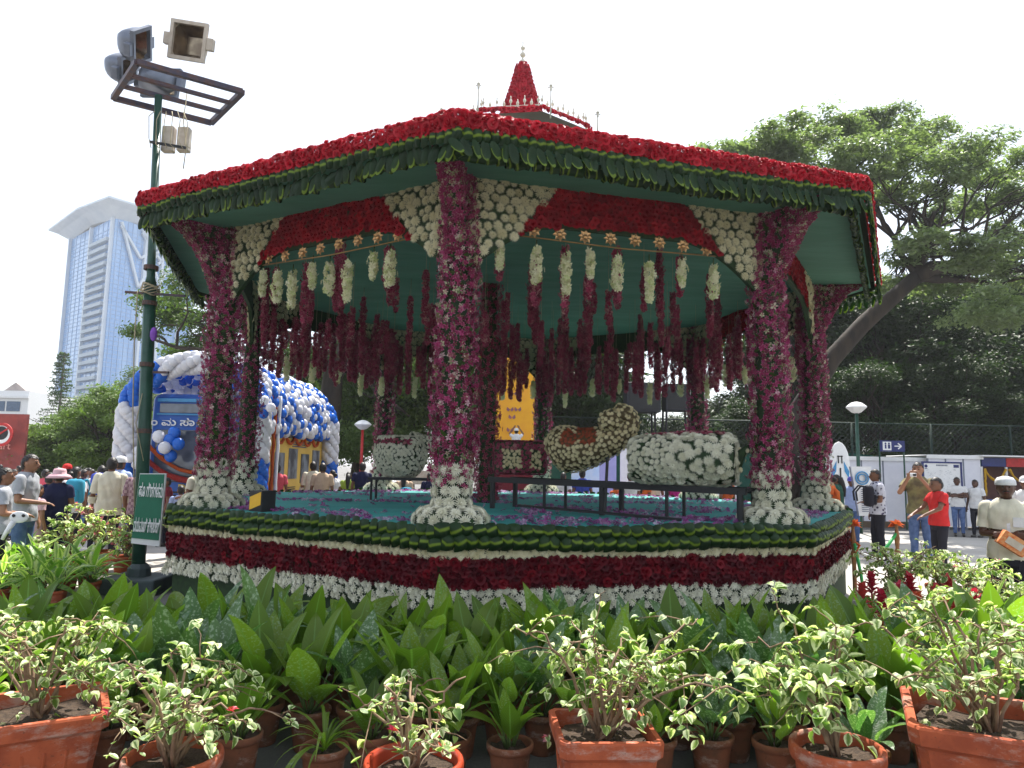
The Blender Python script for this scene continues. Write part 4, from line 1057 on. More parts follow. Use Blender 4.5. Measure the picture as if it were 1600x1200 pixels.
# tail of leaves and cream petals
tq = U(1150, 712, 7.72); tb = MB(); tube(tb, [(0, 0, -.15), (.06, 0, .03), (.16, 0, .12)], [.05, .05, .02], 8)
flowered('leafy_tail', 'dark leafy tail edged with cream petals beside the big white drum', 'floral decoration', tb, tq, [('petal', T_mum_lo, None, M_mumy, .07, .06, None)])
M_umber = mat('umber_backing', (.10, .07, .03), rough=.8)
# scroll-necked instrument
so = U(865, 733, 8.9); pth = [(868, 712, 8.9), (884, 702, 8.85), (905, 703, 8.75), (930, 697, 8.65), (953, 688, 8.55), (974, 672, 8.5), (984, 658, 8.47), (976, 648, 8.45), (962, 644, 8.45)]
rad = [.22, .29, .25, .215, .18, .15, .11, .11, .09]
sb = MB(); pts = [U(*q) - so for q in pth]
fine = []; fr = []
for i in range(len(pts) - 1):
    for q in range(4): fine.append(pts[i].lerp(pts[i + 1], q / 4)); fr.append(rad[i] + (rad[i + 1] - rad[i]) * q / 4)
fine.append(pts[-1]); fr.append(rad[-1]); tube(sb, fine, fr, 14)
hd = U(956, 657, 8.42) - so; sphere(sb, hd, (.15, .11, .12), 12, 8); hd2 = U(973, 650, 8.4) - so; sphere(sb, hd2, (.12, .10, .05), 10, 6)
rp = [U(888, 685, 8.6) - so, U(917, 679, 8.5) - so]
def patch(P): return np.min([np.hypot((P[:, 0] - r_.x) / (.09 + .03 * k), (P[:, 2] - r_.z) / (.10 + .02 * k)) for k, r_ in enumerate(rp)], 0) < 1
M_cream_fl = rmat('buff_chrysanthemum', [(0, (.66, .58, .34)), (.6, (.74, .66, .42)), (1, (.60, .50, .28))], .65, .2, .2)
M_rust_fl = rmat('rust_flower', [(0, (.30, .07, .03)), (.6, (.38, .09, .04)), (1, (.25, .05, .03))], .65, .2, .2)
flowered('floral_scroll', 'curl-necked stringed instrument covered in buff flowers with two rust-red patches', 'floral instrument', sb, so,
         [('small_chrysanthemum', T_mum_lo, None, M_cream_fl, .046, .058, lambda P: ~patch(P)), ('rust_flower', T_mum_lo, None, M_rust_fl, .036, .05, patch)], M_umber)
# box drum
bo = U(812, 735, 9.35); bb = MB(); box(bb, (0, .25, .17), (.66, .5, .40), r=.03)
for q in (-.5,): pass
def midp(P): return (np.abs(P[:, 2] - .15) < .12) & (np.abs(P[:, 0] - .02) < .25) & ~((P[:, 0] > .02) & (P[:, 0] < .14))
flowered('floral_box', 'box-shaped body covered in maroon flowers with buff panels on the left end of the stand', 'floral instrument', bb, bo,
         [('small_chrysanthemum', T_mum_lo, None, M_cream_fl, .040, .055, midp), ('maroon_flower', T_mum_lo, None, M_orchid_in, .042, .06, lambda P: ~midp(P))])
# pot drum with spout at left
po = U(625, 738, 11.2); pb = MB(); lathe(pb, [(0, -.05), (.22, -.05), (.33, .05), (.40, .25), (.39, .40), (.36, .48), (.34, .53), (.28, .54), (0, .54)], 22)
tube(pb, [(.15, 0, .50), (.45, 0, .45), (.66, 0, .50)], [.12, .10, .05], 10)
flowered('floral_pot_drum', 'pot-shaped instrument of white flowers with a maroon band and pointed neck, near middle pillar', 'floral instrument', pb, po,
         [('small_chrysanthemum', T_mum_lo, None, M_mum, .042, .072, lambda P: ~((P[:, 2] > .42) & (P[:, 2] < .50) & (P[:, 0] < .2))), ('maroon_flower', T_mum_lo, None, M_orchid_in, .042, .06, lambda P: (P[:, 2] > .42) & (P[:, 2] < .50) & (P[:, 0] < .2))])
t = thing('side_table', 'dark table of thin legs under the white pot-shaped instrument', 'table', (po.x, po.y, FZ))
part('tabletop', lambda b: box(b, (.1, 0, po.z - FZ - .10), (1.1, .5, .04)), M_black, t)
for sx in (-.4, .6):
    for sy in (-.2, .2): part('leg', lambda b: tube(b, [(sx, sy, 0), (sx, sy, po.z - FZ - .1)], .02, 6), M_black, t)
# striped block near the left pillars
q = G(398, 800, FZ); t = thing('striped_block', 'dark wedge-shaped block with a yellow panel on the deck beside the left pillars', 'block', (q.x, q.y, FZ), -.5)
part('block', lambda b: box(b, (0, .1, .11), (.20, .2, .24), r=.012), M_black, t)
def yel(b): b.add([(-.085, -.004, .02), (.085, -.004, .08), (.085, -.004, .22), (-.085, -.004, .16)], [(0, 1, 2), (0, 2, 3)])
part('yellow_panel', yel, M_yellow, t)
# ================================================================= trees
def crown_mb(cl, n, size, seed, up=.35, sub=9, tight=1.0):
    rg = np.random.default_rng(seed); V = []; tot = sum(c[1][0] * c[1][1] + c[1][0] * c[1][2] for c in cl)
    P = []; N = []
    for c, r in cl:
        c = np.array(list(c)); r = np.array(r); m_ = int(n * (r[0] * r[1] + r[0] * r[2]) / tot)
        k = max(3, int(sub * (r[0] * r[2]) ** .5)); d = rg.normal(size=(k, 3)); d /= np.linalg.norm(d, axis=1)[:, None]
        cc = c + d * r * (.45 + .5 * rg.random((k, 1))); pick = rg.integers(0, k, m_)
        s = (r.min() * .30 + .15) * tight; g = rg.normal(size=(m_, 3)); g[:, 2] *= .5
        P.append(cc[pick] + g * s); nn = d[pick] * .6 + rg.normal(size=(m_, 3)) * .55 + np.array([0, 0, up]); N.append(nn)
    P = np.concatenate(P); N = np.concatenate(N); mb = MB()
    T = MB(); T.add([(0, -.5, 0), (.22, 0, .07), (0, .5, 0), (-.22, 0, .07)], [(0, 1, 2), (0, 2, 3)], [(0, 0, .5), (1, .5, .5), (0, 1, .5), (-1, .5, .5)])
    mb.inst(T, frames(P, N, rg.random(len(P)) * 6.28, size * (.6 + .8 * rg.random(len(P))))); return mb
def limb(mb, a, b, r0, r1, rnd, wob=.06, n=6, seg=6):
    a, b = Vector(a), Vector(b); L = (b - a).length; pts = [a.lerp(b, i / seg) + (Vector((rnd.uniform(-1, 1), rnd.uniform(-1, 1), rnd.uniform(-1, 1))) * L * wob if 0 < i < seg else Vector()) for i in range(seg + 1)]
    tube(mb, pts, [r0 + (r1 - r0) * i / seg for i in range(seg + 1)], n); return pts
def tree(name, label, base, H, cl, nleaf, size, fm, seed, tr=.3, group=None, trunks=1):
    t = thing(name, label, 'tree', base, 0, group); rnd = random.Random(seed); tm_ = MB()
    for q in range(trunks):
        top = Vector((rnd.uniform(-.6, .6), rnd.uniform(-.3, .3), H * .5)); limb(tm_, (0, 0, 0), top, tr, tr * .6, rnd, .03)
        for c, r in cl: 
            m_ = limb(tm_, top.lerp(Vector((0, 0, H * .3)), rnd.random() * .5), Vector(c), tr * .35, .03, rnd, .08, 5, 5)
            for k in range(2): limb(tm_, m_[3], Vector(c) + Vector((rnd.uniform(-1, 1) * r[0], rnd.uniform(-1, 1) * r[1], rnd.uniform(-.5, .8) * r[2])), tr * .12, .012, rnd, .08, 4, 4)
    tm_.obj('trunk', M_bark, t); stuff(crown_mb(cl, nleaf, size, seed, up=.9, sub=14, tight=.75).obj('crown', fm, t, False)); return t
def copy_tree(t, base, s, rz, label, mat_=None):
    r = t.copy(); col.objects.link(r); r.location = base; r.scale = (s, s, s) if not hasattr(s, '__len__') else s; r.rotation_euler = (0, 0, rz); r['label'] = label
    for ch in t.children:
        c = ch.copy(); col.objects.link(c); c.parent = r
        if mat_ and ch.name.startswith('crown'): c.material_slots[0].link = 'OBJECT'; c.material_slots[0].material = mat_
    return r
M_fol_rain = foliage('rain_tree_foliage', (.13, .165, .10), (.19, .225, .14), .5, .4)
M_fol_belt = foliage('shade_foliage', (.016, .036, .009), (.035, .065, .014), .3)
# great spreading tree at the right
D = 25.0; s_ = D / F
tb = U(1225, 790, D + 1); tb.z = 0; rnd = random.Random(4)
rt = thing('rain_tree', 'great spreading tree with a leaning trunk and layered crown at the right', 'tree', tb)
tm_ = MB(); 
def uu(px, py, d=D): return U(px, py, d) - tb
tube(tm_, [Vector((0, 0, 0)), uu(1250, 640), uu(1300, 560), uu(1350, 505), uu(1395, 465), uu(1432, 432)], [.42, .37, .32, .29, .27, .25], 12)
hub = uu(1432, 432)
pads = [(1105, 247, 40, 9), (1125, 243, 60, 16), (1160, 250, 60, 16), (1185, 236, 75, 22), (1235, 218, 70, 24), (1290, 205, 75, 26), (1350, 200, 70, 24), (1395, 188, 55, 22), (1440, 215, 70, 28), (1500, 238, 70, 28), (1560, 262, 70, 28), (1630, 290, 70, 30), (1270, 255, 90, 26), (1365, 250, 90, 28), (1450, 280, 90, 30), (1540, 315, 90, 30), (1620, 350, 80, 32), (1480, 335, 60, 22), (1700, 330, 90, 40),
        (1440, 372, 42, 14), (1530, 395, 80, 24), (1600, 425, 80, 26), (1420, 402, 48, 16), (1480, 440, 85, 22), (1400, 440, 40, 18), (1570, 480, 80, 28), (1690, 440, 90, 34), (1340, 300, 50, 16), (1410, 320, 28, 10)]
cl = []
for i, (px, py, rx, ry) in enumerate(pads):
    d = D + rnd.uniform(-3, 4) - (2.0 if py > 350 else 0); c = uu(px, py, d); cl.append((c, (rx * s_ * .92, rx * s_ * 1.05, ry * s_ * .95)))
for px, py, r0 in ((1600, 372, .30), (1460, 330, .20), (1540, 440, .22), (1700, 380, .2), (1350, 300, .13), (1445, 360, .15)):
    mm = limb(tm_, hub, uu(px, py, D + rnd.uniform(-1, 1)), r0, .07, rnd, .03, 8, 7)
    for c, r in cl:
        if (c - mm[-1]).length < 4.2: q = limb(tm_, mm[rnd.randint(3, 6)], c, .07, .02, rnd, .05, 5, 5); [limb(tm_, q[3], c + Vector((rnd.uniform(-1, 1) * r[0], rnd.uniform(-1, 1) * r[1], rnd.uniform(-.3, .5) * r[2])), .025, .008, rnd, .06, 4, 4) for _ in range(4)]
for px, py in ((1180, 240), (1250, 230), (1300, 215), (1400, 200), (1340, 260)):
    limb(tm_, uu(1350, 300, D), uu(px, py, D), .11, .03, rnd, .04, 5, 6)
tm_.obj('trunk', M_bark, rt); stuff(crown_mb(cl, 82000, .17, 5, up=1.2, sub=32, tight=.62).obj('crown', M_fol_rain, rt, False))
# tree behind the bus with branches to the left
D2 = 27.0; s2 = D2 / F; tb2 = U(500, 790, D2); tb2.z = 0
lt = thing('spreading_tree', 'large dark spreading tree behind the balloon-covered bus', 'tree', tb2); tm_ = MB()
def u2(px, py, d=D2): return U(px, py, d) - tb2
tube(tm_, [Vector((0, 0, 0)), u2(515, 640), u2(520, 590), u2(540, 540)], [.5, .42, .38, .3], 10)
pads = [(255, 470, 50, 14), (300, 450, 60, 16), (235, 520, 35, 10), (290, 500, 60, 16), (330, 540, 60, 18), (290, 550, 40, 10), (380, 440, 60, 20), (440, 470, 60, 14), (500, 450, 70, 26), (560, 480, 70, 26), (620, 500, 60, 26), (470, 560, 46, 14), (540, 560, 60, 24), (600, 590, 60, 26), (540, 620, 50, 28), (620, 640, 50, 30), (570, 540, 70, 30), (520, 690, 50, 30), (590, 690, 60, 30), (680, 560, 60, 40), (650, 690, 60, 35), (700, 640, 60, 40)]
cl = [(u2(px, py, D2 + rnd.uniform(-1.5, 3)), (rx * s2, rx * s2 * .9, ry * s2 * 1.3)) for px, py, rx, ry in pads]
for px, py, r0 in ((240, 530, .22), (300, 470, .2), (430, 530, .2), (620, 520, .2), (640, 650, .15)):
    mm = limb(tm_, u2(530, 560), u2(px, py), r0, .05, rnd, .04, 7, 7)
    for c, r in cl:
        if (c - mm[-1]).length < 3.6: limb(tm_, mm[rnd.randint(3, 6)], c, .06, .015, rnd, .06, 5, 5)
tm_.obj('trunk', M_bark, lt); stuff(crown_mb(cl, 60000, .16, 6, up=.5, sub=14).obj('crown', M_fol_mid, lt, False))
# prototypes for the belt of trees
def proto(seed, H, W):
    r = random.Random(seed); cl = []
    for i in range(15):
        a = r.random() * 6.28; h = r.uniform(.26, .95); w = W * (.9 - .55 * h) * r.uniform(.3, 1)
        cl.append((Vector((math.cos(a) * w, math.sin(a) * w, H * h)), (W * .36, W * .36, H * .11)))
    return cl
belt = 'dark trees standing behind the pavilion and the stalls'
protos = []
spots = [(640, 33, 1.0, 0), (735, 30, .9, 1), (800, 38, 1.15, 2), (875, 31, 1.0, 0), (930, 36, .95, 1), (1010, 42, .62, 2), (1100, 43, .60, 0), (1180, 38, .85, 1), (1255, 34, 1.0, 2), (1330, 36, 1.08, 0), (1400, 33, 1.0, 1), (1465, 36, 1.1, 2), (1530, 33, 1.0, 0), (1590, 36, 1.12, 1), (1660, 34, 1.15, 2), (690, 42, 1.2, 1), (560, 40, 1.1, 2), (1290, 45, 1.25, 1), (1430, 46, 1.3, 0), (1560, 47, 1.35, 2), (1740, 40, 1.3, 0), (480, 38, .8, 0), (1190, 30, .5, 0), (1370, 29.5, .6, 2), (1500, 29.5, .62, 1), (1600, 29.5, .62, 0), (960, 30, .45, 2), (850, 29, .5, 1), (1060, 31, .42, 0)]
for i, (px, d, s, k) in enumerate(spots):
    q = U(px, 700, d); base = Vector((q.x, q.y, 0)); lab = '%s dark green tree in the belt beyond the pavilion, %s from left' % (['bushy', 'rounded', 'open-crowned'][k], ordinal(sorted(z[0] for z in spots).index(px)))
    if k >= len(protos) or protos[k] is None if k < len(protos) else True:
        while len(protos) <= k: protos.append(None)
        protos[k] = tree('dark_tree', lab, base, 10.5, proto(50 + k, 10.5, 4.6), 26000, .24, M_fol_belt, 70 + k, .28, belt, 2)
        protos[k].scale = (s,) * 3
    else: copy_tree(protos[k], base, s, i * 1.3, lab)
# left trees
t1 = tree('light_green_tree', 'light green bushy tree at the left behind the crowd, nearest the bus', U(165, 760, 30) * Vector((1, 1, 0)) if False else (U(165, 760, 30).x, 30, 0), 4.2, proto(61, 4.4, 2.9), 30000, .15, M_fol_light, 81, .16, None, 3)
copy_tree(t1, (U(95, 760, 31).x, 31, 0), .92, 1.9, 'light green bushy tree at the far left behind the crowd', None)
copy_tree(t1, (U(215, 760, 33).x, 33, 0), 1.0, 4.1, 'light green bushy tree partly behind the balloon arch', None)
copy_tree(t1, (U(50, 760, 36).x, 36, 0), .70, 3.1, 'low light green tree beside the red hoarding', None)
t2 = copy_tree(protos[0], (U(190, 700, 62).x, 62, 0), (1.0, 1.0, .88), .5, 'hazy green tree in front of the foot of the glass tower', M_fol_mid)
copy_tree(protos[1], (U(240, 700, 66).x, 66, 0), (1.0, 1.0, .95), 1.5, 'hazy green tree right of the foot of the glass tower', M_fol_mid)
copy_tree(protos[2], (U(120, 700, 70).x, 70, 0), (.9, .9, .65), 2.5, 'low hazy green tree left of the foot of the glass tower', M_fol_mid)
# araucaria
q = U(86, 700, 66); at = thing('araucaria', 'tall thin conifer with tiered drooping branches before the glass tower', 'tree', (q.x, q.y, 0)); mb = MB(); tube(mb, [(0, 0, 0), (.1, 0, 11.6)], [.2, .03], 7)
r = random.Random(9); P = []; N = []
for i in range(30):
    z = 3 + i * .29; Lb = 2.0 * (1 - (z - 3) / 9.2) + .25
    for k in range(6):
        a = r.random() * 6.28; pts = [Vector((math.cos(a) * Lb * t_, math.sin(a) * Lb * t_, z - .25 * t_ + .25 * t_ * t_)) for t_ in (0, .35, .7, 1)]; tube(mb, pts, [.03, .025, .02, .01], 4)
        for t_ in np.linspace(.2, 1, 22): q = Vector((math.cos(a) * Lb * t_, math.sin(a) * Lb * t_, z - .25 * t_ + .25 * t_ * t_)); P.append(q + Vector((r.gauss(0, .07), r.gauss(0, .07), r.gauss(0, .07)))); N.append((r.gauss(0, 1), r.gauss(0, 1), r.gauss(0, 1)))
mb.obj('trunk', M_bark, at); T = MB(); T.add([(0, -.5, 0), (.22, 0, .07), (0, .5, 0), (-.22, 0, .07)], [(0, 1, 2), (0, 2, 3)]); c = MB(); c.inst(T, frames(np.array([p[:] for p in P]), np.array(N), None, .22)); stuff(c.obj('crown', M_fol_dark, at, False))

# ================================================================= glass tower
m, nt = newmat('tower_glass'); tc = ND(nt, 'ShaderNodeTexCoord'); mp = ND(nt, 'ShaderNodeMapping', {0: tc.outputs['Object'], 3: (1, 1, 1)})
nz = ND(nt, 'ShaderNodeTexNoise', {'Vector': ND(nt, 'ShaderNodeMapping', {0: tc.outputs['Object'], 3: (.25, .25, .06)}).outputs[0], 'Scale': 1.0, 'Detail': 5}).outputs[0]
finish(nt, MIX(nt, sstep(nt, nz, .35, .65), (.16, .34, .66), (.28, .46, .74)), .12, spec=.9, coat=.3); M_glass = m
M_tower_w = mat('tower_white', (.62, .68, .75), (.55, .62, .7), .3, .5)
C0 = U(150, 700, 180); CL = U(80, 700, 200); CR = U(285, 700, 205); CB = CL + CR - C0
for v in (C0, CL, CR, CB): v.z = 0
HT = 64.6
tw = thing('glass_tower', 'tall blue glass tower with a flared white roof at the left', 'building', C0)
def wallq(b, a, c, z0, z1, o=Vector()): a = a - C0 + o; c = c - C0 + o; b.add([(a.x, a.y, z0), (c.x, c.y, z0), (c.x, c.y, z1), (a.x, a.y, z1)], [(0, 1, 2), (0, 2, 3)])
def walls(b): wallq(b, CL, C0, 0, HT); wallq(b, C0, CR, 0, HT); wallq(b, CR, CB, 0, HT); wallq(b, CB, CL, 0, HT)
part('glass_wall', walls, M_glass, tw)
def upright(b, a, c, t_, w, o, z1=HT): p = a.lerp(c, t_) - C0; e = (c - a).normalized(); n = Vector((e.y, -e.x, 0)); p += n * o; box(b, (p.x, p.y, z1 / 2), (w, .8, z1), rz=math.atan2(e.y, e.x))
for a, c, t_, w in ((CL, C0, .52, .7), (CL, C0, .97, .8), (C0, CR, .34, .7), (C0, CR, .55, .7), (C0, CR, .80, .6), (CL, C0, .03, .5), (C0, CR, .97, .5)): part('pier', lambda b: upright(b, a, c, t_, w, .4), M_tower_w, tw)
sl_ = MB(); e = (C0 - CL); ln = e.length * .38; box(sl_, (0, 0, 0), (ln, 1.4, .9)); sm_ = sl_.mesh('balcony', mat('balcony_grey', (.46, .54, .62)), False)
for i in range(27):
    p = CL.lerp(C0, .74) - C0; link('balcony', sm_, tw, Matrix.Translation((p.x - .3, p.y - .4, 3 + i * 2.15)) @ Matrix.Rotation(math.atan2(e.y, e.x), 4, 'Z'))
fl = MB()
for i in range(54):
    for a, c in ((CL, C0), (C0, CR)):
        ee = (c - a); p = (a + c) / 2 - C0; n = Vector((ee.y, -ee.x, 0)).normalized(); box(fl, (p.x + n.x * .04, p.y + n.y * .04, 1 + i * 1.15), (ee.length, .12, .10), rz=math.atan2(ee.y, ee.x))
for a, c, nn in ((CL, C0, 10), (C0, CR, 18)):
    ee = (c - a); n = Vector((ee.y, -ee.x, 0)).normalized()
    for i in range(nn): p = a.lerp(c, (i + .5) / nn) - C0; box(fl, (p.x + n.x * .04, p.y + n.y * .04, HT / 2), (.10, .12, HT), rz=math.atan2(ee.y, ee.x))
stuff(fl.obj('mullions', mat('mullion', (.30, .44, .64), amp=.05), tw, smooth=False))
def flare(b):
    cen = (C0 + CB) / 2 - C0; ring = [(.0, HT - 1), (1.0, HT - .5), (1.22, HT + 1.4), (1.36, HT + 2.1), (1.36, HT + 2.6), (.9, HT + 3.8), (.3, HT + 4.6)]
    cs = [C0 - C0, (C0 + CR) / 2 - C0, CR - C0, (CR + CB) / 2 - C0, CB - C0, (CB + CL) / 2 - C0, CL - C0, (CL + C0) / 2 - C0]; V = []
    for f_, z in ring:
        for i, q in enumerate(cs): p = cen + (q - cen) * f_; V.append((p.x, p.y, z + (1.6 if i % 2 and .9 < f_ else 0)))
    b.add(V, grid_faces(8, len(ring), True))
part('flared_roof', flare, M_tower_w, tw)
cen = (C0 + CB) / 2 - C0
part('roof_drum', lambda b: (lathe(b, [(7, HT + 3), (7, HT + 6.2), (8, HT + 6.3), (8, HT + 6.9), (0, HT + 7)], 20, (cen.x, cen.y, 0))), M_tower_w, tw)
def truss(b):
    for t0, t1 in ((.10, .34), (.62, .34), (.34, .62), (.80, .55)):
        for z0, z1 in ((HT - 1, HT - 17), (HT - 2, HT - 9)):
            p = C0.lerp(CR, t0) - C0; q = C0.lerp(CR, t1) - C0; strip(b, (p.x, p.y - 1.5, z0), (q.x, q.y - 1.5, z1), .6, .6)
part('truss', truss, M_tower_w, tw)

# white office block, red hoarding with ring sign
q = U(-60, 700, 72); wb = thing('office_block', 'white office building with dark window bands at the far left edge', 'building', (q.x, 72, 0)); xr = U(43, 640, 72).x - q.x
part('wall', lambda b: (box(b, (xr / 2, 5, 4.2), (xr, 10, 8.4))), M_whitep, wb)
for i, (za, zb) in enumerate(((6.3, 7.3), (4.6, 5.6))):
    for k in range(5):
        w = part('window', lambda b: box(b, (xr - .9 - k * 1.55 - .55, -.02, (za + zb) / 2), (1.35, .1, zb - za)), mat('office_glass', (.08, .13, .22), rough=.15) if i == 0 and k == 0 else bpy.data.materials['office_glass'], wb)
part('parapet', lambda b: box(b, (xr / 2, -.15, 7.75), (xr + .3, .3, .25)), M_whitep, wb)
part('roof_gable', lambda b: b.add([(xr - 3, .5, 8.4), (xr - .6, .5, 8.4), (xr - 1.8, .5, 9.3), (xr - 3, 3, 8.4), (xr - .6, 3, 8.4), (xr - 1.8, 3, 9.3)], [(0, 1, 2), (3, 5, 4), (0, 2, 5), (0, 5, 3), (1, 4, 5), (1, 5, 2)]), M_soffit, wb)
q0, q1_ = U(-80, 690, 29), U(41, 690, 29); hb = thing('red_hoarding', 'red hoarding panel at the far left edge beside the trees', 'hoarding', (q0.x, 29, 0))
part('panel', lambda b: box(b, ((q1_.x - q0.x) / 2, 0, 1.85), (q1_.x - q0.x, .12, 3.2)), mat('hoarding_red', (.30, .05, .04), (.20, .04, .035), 1.5, .7), hb)
q = U(2, 679, 28.5); rs = thing('ring_sign', 'round white sign with a thick red ring and black swirl at the far left edge', 'sign', (q.x, 28.5, q.z))
def ringf(b, r0, r1, y): 
    V = []; n = 36
    for rr, yy in ((r0, y), (r1, y), (r1, y + .05), (r0, y + .05)):
        for k in range(n): V.append((math.cos(2 * PI * k / n) * rr, yy, math.sin(2 * PI * k / n) * rr))
    b.add(V, grid_faces(n, 4, True))
def discf(b, r, y, cx=0, cz=0, a0=0, a1=2 * PI, n=30, sx=1, sz=1):
    V = [(cx, y, cz)] + [(cx + math.cos(a0 + (a1 - a0) * k / n) * r * sx, y, cz + math.sin(a0 + (a1 - a0) * k / n) * r * sz) for k in range(n + 1)]; b.add(V, [(0, k + 1, k + 2) for k in range(n)])
part('ring', lambda b: ringf(b, .36, .47, -.03), M_red, rs); part('face', lambda b: (discf(b, .40, 0)), M_whitep, rs); part('swirl', lambda b: (discf(b, .27, -.012, 0, .06)), M_black, rs); part('bar', lambda b: strip(b, (-.26, -.025, -.12), (.27, -.025, .25), .06, .02, up=(0, -1, 0)), M_red, rs)
q = U(4, 697, 28.85); text_obj('cart', .42, mat('pink_letter', (.8, .35, .3)), hb, face_cam(q - Vector((q0.x, 29, 0)) + Vector((0, -.02, 0))))

# ================================================================= decorated bus
BX, BY, BW, BLn, BH = -6.98, 16.0, 2.3, 6.0, 3.05
bus = thing('city_bus', 'blue city bus hung with marigold garlands under a balloon canopy', 'bus', (BX, BY, 0))
bb = MB(); bmm = bmesh.new(); bmesh.ops.create_cube(bmm, size=1); bmesh.ops.scale(bmm, vec=(BW, BLn, BH - .35), verts=bmm.verts); bmesh.ops.translate(bmm, vec=(0, BLn / 2, (BH + .35) / 2), verts=bmm.verts)
bmesh.ops.bevel(bmm, geom=[e for e in bmm.edges if all(v.co.z > 2 for v in e.verts) or abs(e.verts[0].co.z - e.verts[1].co.z) > 1], offset=.22, segments=5, affect='EDGES', profile=.6); bmesh.ops.triangulate(bmm, faces=bmm.faces[:]); bmm.verts.index_update()
bb.add([v.co[:] for v in bmm.verts], [[v.index for v in f.verts] for f in bmm.faces]); bmm.free(); bb.obj('body', M_blue, bus, False)
m, nt = newmat('windscreen'); nz = noise(nt, 1.2, 3); finish(nt, MIX(nt, sstep(nt, nz, .4, .6), (.05, .06, .08), (.13, .15, .2)), .08, spec=.8); M_ws = m
part('windscreen', lambda b: (box(b, (0, -.012, 1.72), (1.95, .05, 1.1), r=.02)), M_ws, bus)
part('destination_window', lambda b: box(b, (0, -.012, 2.73), (1.85, .05, .20), r=.01), M_ws, bus)
part('roof_band', lambda b: (box(b, (0, -.02, 2.90), (1.95, .06, .07)), box(b, (0, -.02, 2.60), (1.95, .06, .03))), M_sky_blue, bus)
part('bumper', lambda b: box(b, (0, -.08, .48), (2.4, .16, .24), r=.03), M_black, bus)
part('grille', lambda b: [box(b, (0, -.02, .68 + k * .07), (1.2, .04, .03)) for k in range(5)], M_black, bus)
for sx in (-1, 1):
    part('headlight', lambda b: sphere(b, (sx * .95, -.01, .85), (.12, .05, .12), 12, 8), M_lamp_c, bus, True)
    o = part('mirror', lambda b: (box(b, (sx * 1.42, -.22, 2.15), (.14, .06, .34), r=.02), tube(b, [(sx * 1.15, 0, 2.45), (sx * 1.35, -.2, 2.6), (sx * 1.42, -.22, 2.32)], .018, 6)), M_black, bus)
    for yy in (1.2, 4.9): part('wheel', lambda b: (tube(b, [(sx * 1.12, yy, .48), (sx * 1.27, yy, .48)], .48, 22), tube(b, [(sx * 1.26, yy, .48), (sx * 1.285, yy, .48)], .24, 14)), M_black, bus)
for k in range(5): part('side_window', lambda b: box(b, (BW / 2 + .005, .75 + k * 1.02, 2.25), (.03, .86, .65)), M_ws, bus)
text_obj('ಬೆಂ ಮ ಸಾ ಸಂ', .20, M_whitep, bus, face_cam(Vector((-.50, -.03, 2.42))), sx=1.45, off=.004)
text_obj('BMTC', .26, mat('yellow_letter', (.7, .5, .08)), bus, face_cam(Vector((.05, -.03, 1.02))), sx=1.3, off=.006)
part('wiper', lambda b: (strip(b, (-.2, -.05, 1.2), (.25, -.05, 1.6), .02, .02)), M_black, bus)
def swag(b, a, c, sag, r=.045, n=12):
    a, c = Vector(a), Vector(c); tube(b, [a.lerp(c, t_) + Vector((random.uniform(-.01, .01), random.uniform(-.01, .01), -sag * 4 * t_ * (1 - t_))) for t_ in np.linspace(0, 1, n)], [r * random.uniform(.8, 1.2) for _ in range(n)], 7)
gar = thing('marigold_garlands', 'orange marigold garlands swagged across the front of the bus', 'garland', (BX, BY, 0))
part('swag', lambda b: swag(b, (-1.22, -.12, 2.1), (1.22, -.12, 2.1), .72), M_orange, gar, True)
part('swag', lambda b: swag(b, (-1.22, -.15, 1.75), (1.22, -.15, 1.75), .55, .06), mat('dark_red_garland', (.32, .02, .015), (.2, .01, .01), 50, .8, bump=.8), gar, True)
part('hanging_strand', lambda b: (swag(b, (.02, -.15, 1.2), (-.32, -.2, .55), .0), swag(b, (.02, -.15, 1.2), (.36, -.2, .45), .0), swag(b, (-1.2, -.12, 2.2), (-1.05, -.16, .7), 0, .05)), M_orange, gar, True)
part('rosette', lambda b: sphere(b, (.02, -.18, 1.22), (.08, .05, .06), 8, 6), M_marigold, gar, True)
gs = thing('marigold_strings', 'bundle of vertical orange and white flower strings at the right front corner of the bus', 'garland', (BX + 1.32, BY - .1, 0))
for k in range(7): part('string', lambda b: swag(b, (k * .05 - .12, k * .15, 3.1), (k * .05 - .12, k * .15, .5), 0, .04, 20), M_orange if k % 3 else M_whitep, gs, True)
pb_ = thing('poster_panel', 'yellow poster panel with grey photographs on the side of the bus', 'poster', (BX + BW / 2 + .06, BY + 1.0, 0))
part('panel', lambda b: box(b, (0, 2.4, 1.55), (.05, 4.8, 1.35)), M_yellow_p if False else mat('poster_yellow', (.72, .48, .10), (.66, .42, .08), 1.0, .5), pb_)
M_ph = mat('photo_print', (.22, .24, .27), (.05, .05, .06), 2.5, .5)
for k in range(4): part('photograph', lambda b: box(b, (.03, .8 + k * 1.1, 1.48 + .12 * (k % 2)), (.02, .75, .75)), M_ph, pb_); part('caption', lambda b: [box(b, (.032, .8 + k * 1.1, 1.02 - .05 * j), (.02, .6 - .2 * (j == 2), .018)) for j in range(3)], M_black, pb_)
for k in range(3): part('title_line', lambda b: box(b, (.032, 2.4, 2.14 - k * .055), (.02, 2.2 - .5 * k, .022)), M_navy, pb_)
part('fringe', lambda b: [swag(b, (.06, .3 + j * .8, 2.3), (.06, 1.1 + j * .8, 2.3), .22, .04, 8) for j in range(5)], M_orange, pb_, True)
